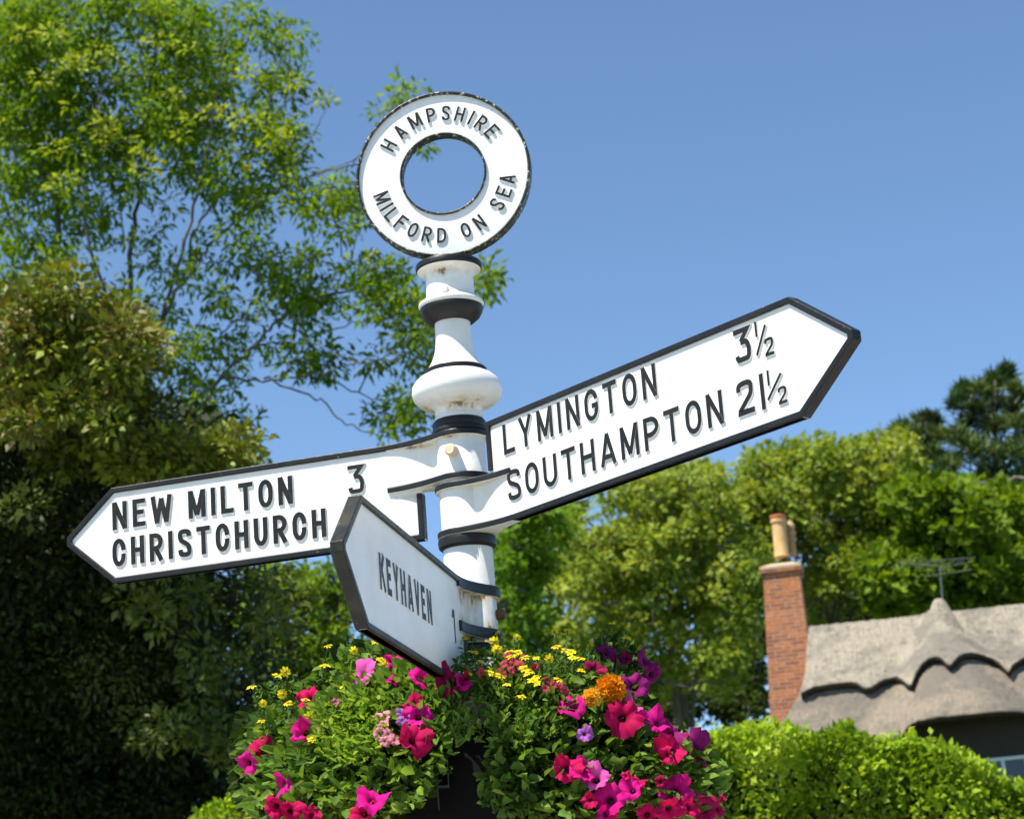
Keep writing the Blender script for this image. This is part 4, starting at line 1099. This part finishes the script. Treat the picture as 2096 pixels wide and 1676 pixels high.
    crown('crown', C-org, rng.uniform(.10, .30, len(C)), 38, .106, cols, M['leaf'], T, aspect=.42, wild=.8, droop=.35, squash=.85, shell=.6)
    # pale young shoots on the near side of the crown
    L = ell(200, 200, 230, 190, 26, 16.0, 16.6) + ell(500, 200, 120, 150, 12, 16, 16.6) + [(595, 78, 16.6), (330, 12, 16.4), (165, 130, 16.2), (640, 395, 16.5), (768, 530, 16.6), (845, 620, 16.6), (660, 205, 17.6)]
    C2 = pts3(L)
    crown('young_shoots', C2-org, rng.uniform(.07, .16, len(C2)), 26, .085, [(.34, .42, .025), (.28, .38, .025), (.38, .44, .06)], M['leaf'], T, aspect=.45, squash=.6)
ash()

# --- holm oak, near left: yellow young growth on top, deep shade beneath
def holm():
    g0 = np.array([-4.6, 16.4, 0]); T = empty('evergreen_tree', tuple(g0)); tag(T, 'dense evergreen tree with yellow-green new growth above deep shade, at the left', 'tree')
    mb = MB(); nodes = []
    for pts, r0, r1 in [([(0, 0, 0), (.1, -.2, 2.2), (.2, -.6, 4.5), (.0, -1.2, 6.5)], .32, .08), ([(.1, -.2, 2.2), (1.2, -.8, 4.2), (2.0, -1.4, 5.8)], .16, .04), ([(.1, -.2, 2.4), (-1.0, -.8, 4.5), (-1.6, -1.4, 6.2)], .15, .04), ([(.15, -.4, 3.4), (.9, .4, 5.2), (1.5, .2, 6.3)], .12, .04)]:
        nodes += limb(mb, pts, r0, r1, .03, 8)
    mb.build('trunk', M['bark_dark'], T, smooth=True)
    top = []
    for cx, cy, rx, ry, n in [(40, 640, 70, 45, 14), (110, 610, 60, 40, 12), (20, 720, 80, 60, 14), (120, 700, 90, 60, 18), (240, 675, 55, 45, 14), (265, 720, 55, 45, 12), (160, 780, 110, 60, 20), (40, 820, 90, 60, 16), (210, 830, 60, 50, 10)]:
        top += ell(cx, cy, rx, ry, n, 10.2, 11.4)
    for cx, cy, rx, ry, n in [(400, 925, 110, 30, 16), (330, 950, 120, 35, 14), (200, 925, 110, 40, 10), (470, 905, 50, 25, 5), (450, 950, 80, 22, 8)]:
        top += ell(cx, cy, rx, ry, n, 11.0, 12.0)
    C = pts3(top) - g0
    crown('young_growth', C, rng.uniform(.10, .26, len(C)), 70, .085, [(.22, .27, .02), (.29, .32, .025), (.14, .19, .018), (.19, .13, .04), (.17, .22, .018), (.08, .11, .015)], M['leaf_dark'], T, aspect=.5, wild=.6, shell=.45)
    top = []
    for cx, cy, rx, ry, n in [(60, 880, 110, 50, 8), (180, 890, 110, 50, 10), (250, 830, 60, 60, 10), (560, 1240, 50, 60, 8), (400, 1260, 110, 60, 8), (360, 1470, 90, 60, 8), (440, 1350, 60, 60, 8), (480, 1500, 60, 80, 8), (300, 1250, 60, 30, 3), (80, 1020, 90, 40, 4)]:
        top += ell(cx, cy, rx, ry, n, 11.0, 12.0)
    C = pts3(top) - g0
    crown('leaf_sprays', C, rng.uniform(.08, .22, len(C)), 40, .085, [(.11, .14, .018), (.08, .11, .015), (.15, .18, .02), (.05, .08, .013)], M['leaf_dark'], T, aspect=.5, wild=.6, shell=.45)  # mid-tone leaf colours stand in for half-lit sprays
    # inner foliage, deep shade put into its dark leaf colours, front receding downward
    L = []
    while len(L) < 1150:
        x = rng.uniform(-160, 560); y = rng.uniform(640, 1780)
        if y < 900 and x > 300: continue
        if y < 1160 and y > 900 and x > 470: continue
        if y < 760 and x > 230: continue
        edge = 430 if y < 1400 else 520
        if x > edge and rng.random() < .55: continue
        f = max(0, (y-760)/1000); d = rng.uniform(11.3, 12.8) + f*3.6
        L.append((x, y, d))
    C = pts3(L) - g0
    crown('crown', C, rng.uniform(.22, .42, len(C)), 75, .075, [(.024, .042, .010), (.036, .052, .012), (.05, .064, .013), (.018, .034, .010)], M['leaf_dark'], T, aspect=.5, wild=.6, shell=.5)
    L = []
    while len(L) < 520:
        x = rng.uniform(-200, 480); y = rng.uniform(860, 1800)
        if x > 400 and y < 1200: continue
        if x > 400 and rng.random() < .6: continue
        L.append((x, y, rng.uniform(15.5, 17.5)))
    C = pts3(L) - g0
    crown('inner_foliage', C, rng.uniform(.45, .7, len(C)), 80, .13, [(.012, .022, .007), (.018, .028, .008)], M['leaf_dark'], T, aspect=.7, wild=.6, shell=.5)  # near-black leaf colours carry the deep shade inside the tree
    # roof of the crown: rises out of frame toward the viewer and the left, over the shaded side
    L = []
    for _ in range(520):
        q = rng.uniform(0, 1); L.append((rng.uniform(-3.6, 1.9), rng.uniform(-3.4, 1.6), 0))
    C = np.array(L); C[:, 2] = 7.0 - .10*(C[:, 0]**2) - .12*(C[:, 1]+1)**2 + rng.normal(size=len(C))*.25 - np.clip(C[:, 0], 0, 9)*.9
    keep = []
    for c in C:
        w = c + g0; d = w-CAM; px = CX+FPX*np.dot(d, Rv)/np.dot(d, Fv); py = CY-FPX*np.dot(d, Uv)/np.dot(d, Fv)
        keep.append(not (py < 640 and px > -60) and not (px > 300 and py < 900) and not (px > 250 and py < 740))
    C = C[np.array(keep)]
    crown('upper_crown', C, rng.uniform(.25, .45, len(C)), 70, .065, [(.08, .10, .018), (.11, .13, .02), (.06, .08, .015)], M['leaf_dark'], T, aspect=.5, shell=.5)
holm()

def broadleaf(label, group, base_px, depth, regions, clumpR, nleaf, lsize, cols, limbs=7, bark='bark', trunk_r=.28, name='broadleaf_tree', dthick=3.5, aspect=.75, mat='leaf', up=(0, -.35, .7), more=1.4):
    b = at(base_px[0], base_px[1], depth); g0 = np.array([b[0], b[1], 0]); T = empty(name, tuple(map(float, g0))); tag(T, label, 'tree', group)
    L = []
    for cx, cy, rx, ry, n in regions: L += ell(cx, cy, rx, ry, int(n*more), depth-dthick, depth+dthick*.6)
    C = pts3(L) - g0
    mb = MB(); top = np.array([0, 0, C[:, 2].max()*.86]); nodes = limb(mb, [np.zeros(3), np.array([.1, 0, top[2]*.35]), np.array([-.15, .1, top[2]*.7]), top], trunk_r, .05, .08, 8)
    zt = C[:, 2].max(); xw = C[:, 0]
    for k in range(limbs*2):
        sx_ = rng.uniform(xw.min()*.85, xw.max()*.85); y_ = rng.uniform(-dthick*.7, dthick*.3); q = nodes[int(len(nodes)*rng.uniform(.2, .55))]
        near_ = C[np.argsort(np.abs(C[:, 0]-sx_))[:12]]; h_ = near_[:, 2].max()
        nodes += limb(mb, [q, np.array([sx_*.55, y_*.6, q[2]*.5+h_*.5]), np.array([sx_*.85, y_, q[2]*.25+h_*.7]), np.array([sx_, y_, h_-.5])], trunk_r*.26, .02, .12, 5)
    for k in range(limbs):
        c = C[rng.integers(0, len(C))]; q = nodes[int(len(nodes)*rng.uniform(.25, .7))]
        nodes += limb(mb, [q, q*.45+c*.55+np.array([0, 0, -.3]), c], trunk_r*.35, .03, .05, 5)
    nearest_twigs(mb, nodes, C[:: max(1, len(C)//220)], .035, .014)
    mb.build('trunk', M[bark], T, smooth=True)
    crown('crown', C, rng.uniform(clumpR*.35, clumpR*1.0, len(C)), nleaf, lsize, cols, M[mat], T, aspect=aspect, shell=.6, up=up)
    return T
LIME = [(.27, .35, .045), (.34, .40, .05), (.21, .30, .04), (.14, .22, .03), (.38, .43, .07)]
MIDG = [(.13, .26, .018), (.18, .32, .022), (.09, .18, .016), (.20, .33, .03)]
GRP = 'broadleaved trees behind the cottage and post'
broadleaf('mid green tree showing just right of the post under the arm', GRP, (1060, 1500), 40, [(1050, 1150, 75, 90, 42), (1040, 1280, 80, 100, 42), (1110, 1080, 60, 60, 20), (1060, 1420, 90, 80, 40)], .48, 64, .16, MIDG, dthick=3)
broadleaf('lime green tree with thin crown between the post and the chimney', GRP, (1400, 1480), 52, [(1250, 1090, 110, 85, 56), (1400, 1050, 110, 75, 50), (1330, 1200, 160, 90, 62), (1200, 1230, 100, 90, 32), (1470, 1180, 80, 90, 24), (1250, 1370, 130, 90, 32), (1400, 1330, 100, 80, 18), (1500, 1330, 50, 90, 10), (1535, 1180, 35, 90, 22), (1300, 980, 60, 20, 9), (1430, 970, 50, 18, 9)], .60, 62, .19, LIME, limbs=12, dthick=4)
broadleaf('broad lime green tree rising behind the brick chimney', GRP, (1650, 1480), 56, [(1620, 1000, 130, 70, 56), (1780, 980, 110, 70, 54), (1700, 1090, 170, 70, 60), (1550, 1080, 60, 80, 20), (1760, 1180, 110, 60, 36), (1690, 920, 60, 14, 8), (1800, 915, 60, 14, 10), (1560, 940, 30, 20, 5), (1660, 1230, 60, 60, 14)], .62, 62, .20, LIME, limbs=10, dthick=4)
broadleaf('darker green tree standing above the thatched roof', GRP, (1980, 1400), 54, [(1950, 1090, 110, 80, 66), (2060, 1120, 90, 110, 60), (1850, 1170, 90, 70, 44), (1960, 1200, 140, 60, 60), (1890, 1020, 60, 50, 20), (2000, 1020, 60, 40, 14)], .54, 66, .28, [(.13, .22, .014), (.18, .28, .018), (.22, .32, .022), (.08, .14, .012)], dthick=4)
broadleaf('dark shaded tree filling the gap behind the lime trees', GRP, (1500, 1560), 66, [(1300, 1430, 220, 45, 30), (1500, 1385, 65, 85, 34), (1540, 1250, 30, 80, 12), (1800, 1240, 200, 40, 50), (1150, 1380, 160, 80, 40), (2050, 1200, 120, 60, 50)], .80, 60, .24, [(.03, .06, .012), (.05, .08, .015), (.07, .10, .02)], limbs=10, dthick=3)  # leaf colours darkened to stand in for shade in the gaps
broadleaf('fresh green tree seen in the gap left of the shaded arm', 'trees on the left', (640, 1500), 24, [(650, 1235, 60, 45, 22), (560, 1190, 80, 40, 14), (650, 1310, 60, 35, 20), (510, 1250, 60, 70, 12), (560, 1340, 70, 45, 18), (600, 1400, 90, 60, 24), (690, 1170, 25, 20, 3), (715, 1345, 40, 30, 9)], .24, 55, .11, [(.14, .25, .018), (.19, .31, .02), (.09, .16, .014), (.23, .35, .03)], limbs=10, bark='bark_dark', trunk_r=.12, dthick=1.5, aspect=.5, name='hazel_tree')

# --- pines at the upper right
def pine(label, base_px, topy, depth, tufts, nn=260):
    b = at(base_px, 1300, depth); g0 = np.array([b[0], b[1], 0]); tp = at(base_px, topy, depth)
    T = empty('pine_tree', tuple(map(float, g0))); tag(T, label, 'tree', 'pines above the broadleaved trees')
    mb = MB(); H = tp[2]; nodes = limb(mb, [np.zeros(3), np.array([.1, 0, H*.5]), np.array([tp[0]-g0[0], 0, H])], .28, .04, .03, 8)
    C = []; Rr = []
    for px, py, r in tufts:
        c = at(px, py, depth+rng.uniform(-1.2, 1.2)) - g0; C.append(c); Rr.append(r)
        q = np.array([0, 0, min(H*.96, c[2]-.3-abs(c[0])*.35)]); qx = (tp[0]-g0[0])*q[2]/H; q[0] = qx
        mb.tube([q, q*.5+c*.5+np.array([0, 0, -.15]), c], [.05, .035, .015], n=5, cap=False)
    mb.build('trunk', M['bark_dark'], T, smooth=True)
    C = np.array(C); Rr = np.array(Rr); idx = np.repeat(np.arange(len(C)), nn); m_ = len(idx)
    P = C[idx] + rdir(m_)*(Rr[idx]*rng.uniform(0, .75, m_))[:, None]*np.array([1, 1, .8])
    D = unit(rdir(m_)*.75 + np.array([0, 0, .75]) + (P-C[idx])*.8)
    V, F = leafcards(P, D, .38, .15, (0, -.4, .4), .8)
    cols = np.array([(.05, .10, .03), (.08, .13, .03), (.035, .06, .02), (.12, .17, .04)])
    cl = cols[rng.integers(0, 4, len(C))][idx]*rng.uniform(.7, 1.3, (m_, 1))
    np_mesh('crown', V, F, M['leaf_dark'], T, np.repeat(cl, 4, 0))
tf = [(2015, 800, .5), (2040, 790, .5), (1975, 800, .32), (1965, 830, .5), (2000, 840, .6), (2040, 830, .6), (1985, 870, .6), (2030, 880, .7), (2075, 830, .4), (2085, 870, .5), (1960, 900, .55), (2000, 920, .8), (2050, 930, .8), (2090, 930, .8), (1955, 950, .5), (2020, 970, .8), (2080, 990, .8), (2110, 900, .8), (2120, 960, .8), (2050, 1030, .8), (2000, 1010, .6), (2100, 1050, .8), (1930, 960, .4), (2078, 800, .3), (2060, 775, .3)]
pine('tall dark pine cut by the right edge of the view', 2035, 780, 62, tf + [(x+rng.uniform(-18, 18), y+rng.uniform(-14, 22), r*.8) for x, y, r in tf])
tf = [(1850, 880, .35), (1885, 868, .35), (1905, 862, .40), (1835, 895, .32), (1870, 895, .5), (1900, 900, .6), (1925, 895, .4), (1880, 930, .6), (1915, 935, .6), (1860, 930, .4)]
pine('smaller dark pine tip rising left of the tall pine', 1895, 862, 64, tf + [(x+rng.uniform(-14, 14), y+rng.uniform(-8, 16), r*.7) for x, y, r in tf])

# --- hedge in the foreground right, shrub at lower left
def hedge(name, label, cat, prof, depth, thick, nl, size, cols, zmin=0.9):
    """prof: photo pixels of the top line at the front depth"""
    tp = [at(x, y, depth) for x, y in prof]; xs = [p[0] for p in tp]; zs = [p[2] for p in tp]
    g0 = np.array([(xs[0]+xs[-1])/2, depth+thick/2, 0]); T = empty(name, tuple(map(float, g0))); tag(T, label, cat)
    P = []; n = int(nl)
    x = rng.uniform(xs[0], xs[-1], n); zt = np.interp(x, xs, zs)
    u_ = rng.uniform(0, 1, n); front = u_ < .62
    lump = .10*np.sin(x*5.1+1)+.07*np.sin(x*11+2)
    z = np.where(front, zmin+(zt-zmin)*rng.uniform(0, 1, n)**.75, zt - rng.exponential(.05, n)) + rng.normal(size=n)*.02
    y = np.where(front, depth + rng.exponential(.10, n) - .12*np.sin(z*4+x*3) + lump, depth + rng.uniform(0, thick, n))
    z = z + np.where(front, 0, .05*np.sin(x*9+y*4))
    P = np.stack([x, y, z], 1)
    out = np.where(front[:, None], np.array([0, -1, .35]), np.array([0, -.2, 1]))
    D = unit(out + rdir(n)*.9)
    V, F = leafcards(P-g0, D, size, .62, (0, -.35, .7), .75)
    cols = np.array(cols); blot = (np.sin(x*3.7+z*6)+np.sin(x*8.1-z*4.3)+2)/4
    ci = np.clip((blot*len(cols)+rng.normal(size=n)*.9).astype(int), 0, len(cols)-1)
    cl = cols[ci]*rng.uniform(.8, 1.2, (n, 1))
    # upright shoots on top
    k = int((xs[-1]-xs[0])*18); mb = MB(); SP = []; SD = []
    for _ in range(k):
        a = rng.uniform(xs[0], xs[-1]); zz = np.interp(a, xs, zs); h = rng.uniform(.02, .13)*(1 if rng.random() < .85 else 1.6); yy = depth+rng.uniform(-.05, thick*.5)
        p0 = np.array([a, yy, zz-.08]); p1 = p0+np.array([rng.normal()*.04, rng.normal()*.03, h+.08]); mb.tube([p0-g0, p1-g0], [.004, .002], n=4, cap=False)
        for t in np.linspace(.2, 1, int(5+h*40)):
            SP.append(p0*(1-t)+p1*t-g0); SD.append(unit(rdir(1)[0]+np.array([0, 0, .4])))
    V2, F2 = leafcards(np.array(SP), np.array(SD), size*.85, .6, (0, -.3, .7), .7)
    cl2 = cols[-1]*rng.uniform(.85, 1.2, (len(SP), 1))
    np_mesh('foliage', np.vstack([V, V2]), np.vstack([F, F2+len(V)]), M['leaf'], T, np.repeat(np.vstack([cl, cl2]), 4, 0))
    # woody core
    xs2 = np.linspace(xs[0], xs[-1], 24)
    for xx in xs2:
        for _ in range(3): mb.tube([np.array([xx, depth+.45, 0])-g0, np.array([xx+rng.normal()*.15, depth+.3+rng.normal()*.1, np.interp(xx, xs, zs)-.12])-g0], [.02, .008], n=5, cap=False)
    mb.build('stem', M['bark_dark'], T)
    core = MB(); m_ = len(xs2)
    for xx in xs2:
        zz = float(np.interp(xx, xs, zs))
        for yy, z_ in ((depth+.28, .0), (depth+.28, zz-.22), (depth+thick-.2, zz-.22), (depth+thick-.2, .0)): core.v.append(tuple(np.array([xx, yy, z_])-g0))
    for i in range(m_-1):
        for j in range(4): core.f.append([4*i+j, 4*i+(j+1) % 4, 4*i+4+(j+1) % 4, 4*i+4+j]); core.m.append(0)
    core.build('dark_core', M['hedge_core'], T)  # solid near-black block behind the leaves
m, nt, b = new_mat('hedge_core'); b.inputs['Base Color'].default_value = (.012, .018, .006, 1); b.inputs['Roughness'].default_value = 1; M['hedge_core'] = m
HG = [(.17, .28, .016), (.25, .38, .022), (.31, .46, .028), (.37, .52, .035), (.44, .56, .07)]
hedge('hedge', 'bright green leafy hedge in front of the cottage', 'hedge', [(1120, 1560), (1300, 1530), (1400, 1515), (1450, 1502), (1520, 1492), (1560, 1500), (1600, 1492), (1660, 1502), (1720, 1500), (1745, 1490), (1790, 1535), (1830, 1520), (1880, 1508), (1930, 1525), (1990, 1562), (2060, 1598), (2130, 1605), (2220, 1605)], 10.0, 1.6, 42000, .064, HG)
hedge('shrub', 'bright green shrub glimpsed at the lower left of the planter', 'shrub', [(380, 1690), (450, 1660), (500, 1610), (540, 1590), (600, 1585), (700, 1570), (800, 1570)], 9.0, 1.0, 9000, .055, HG)
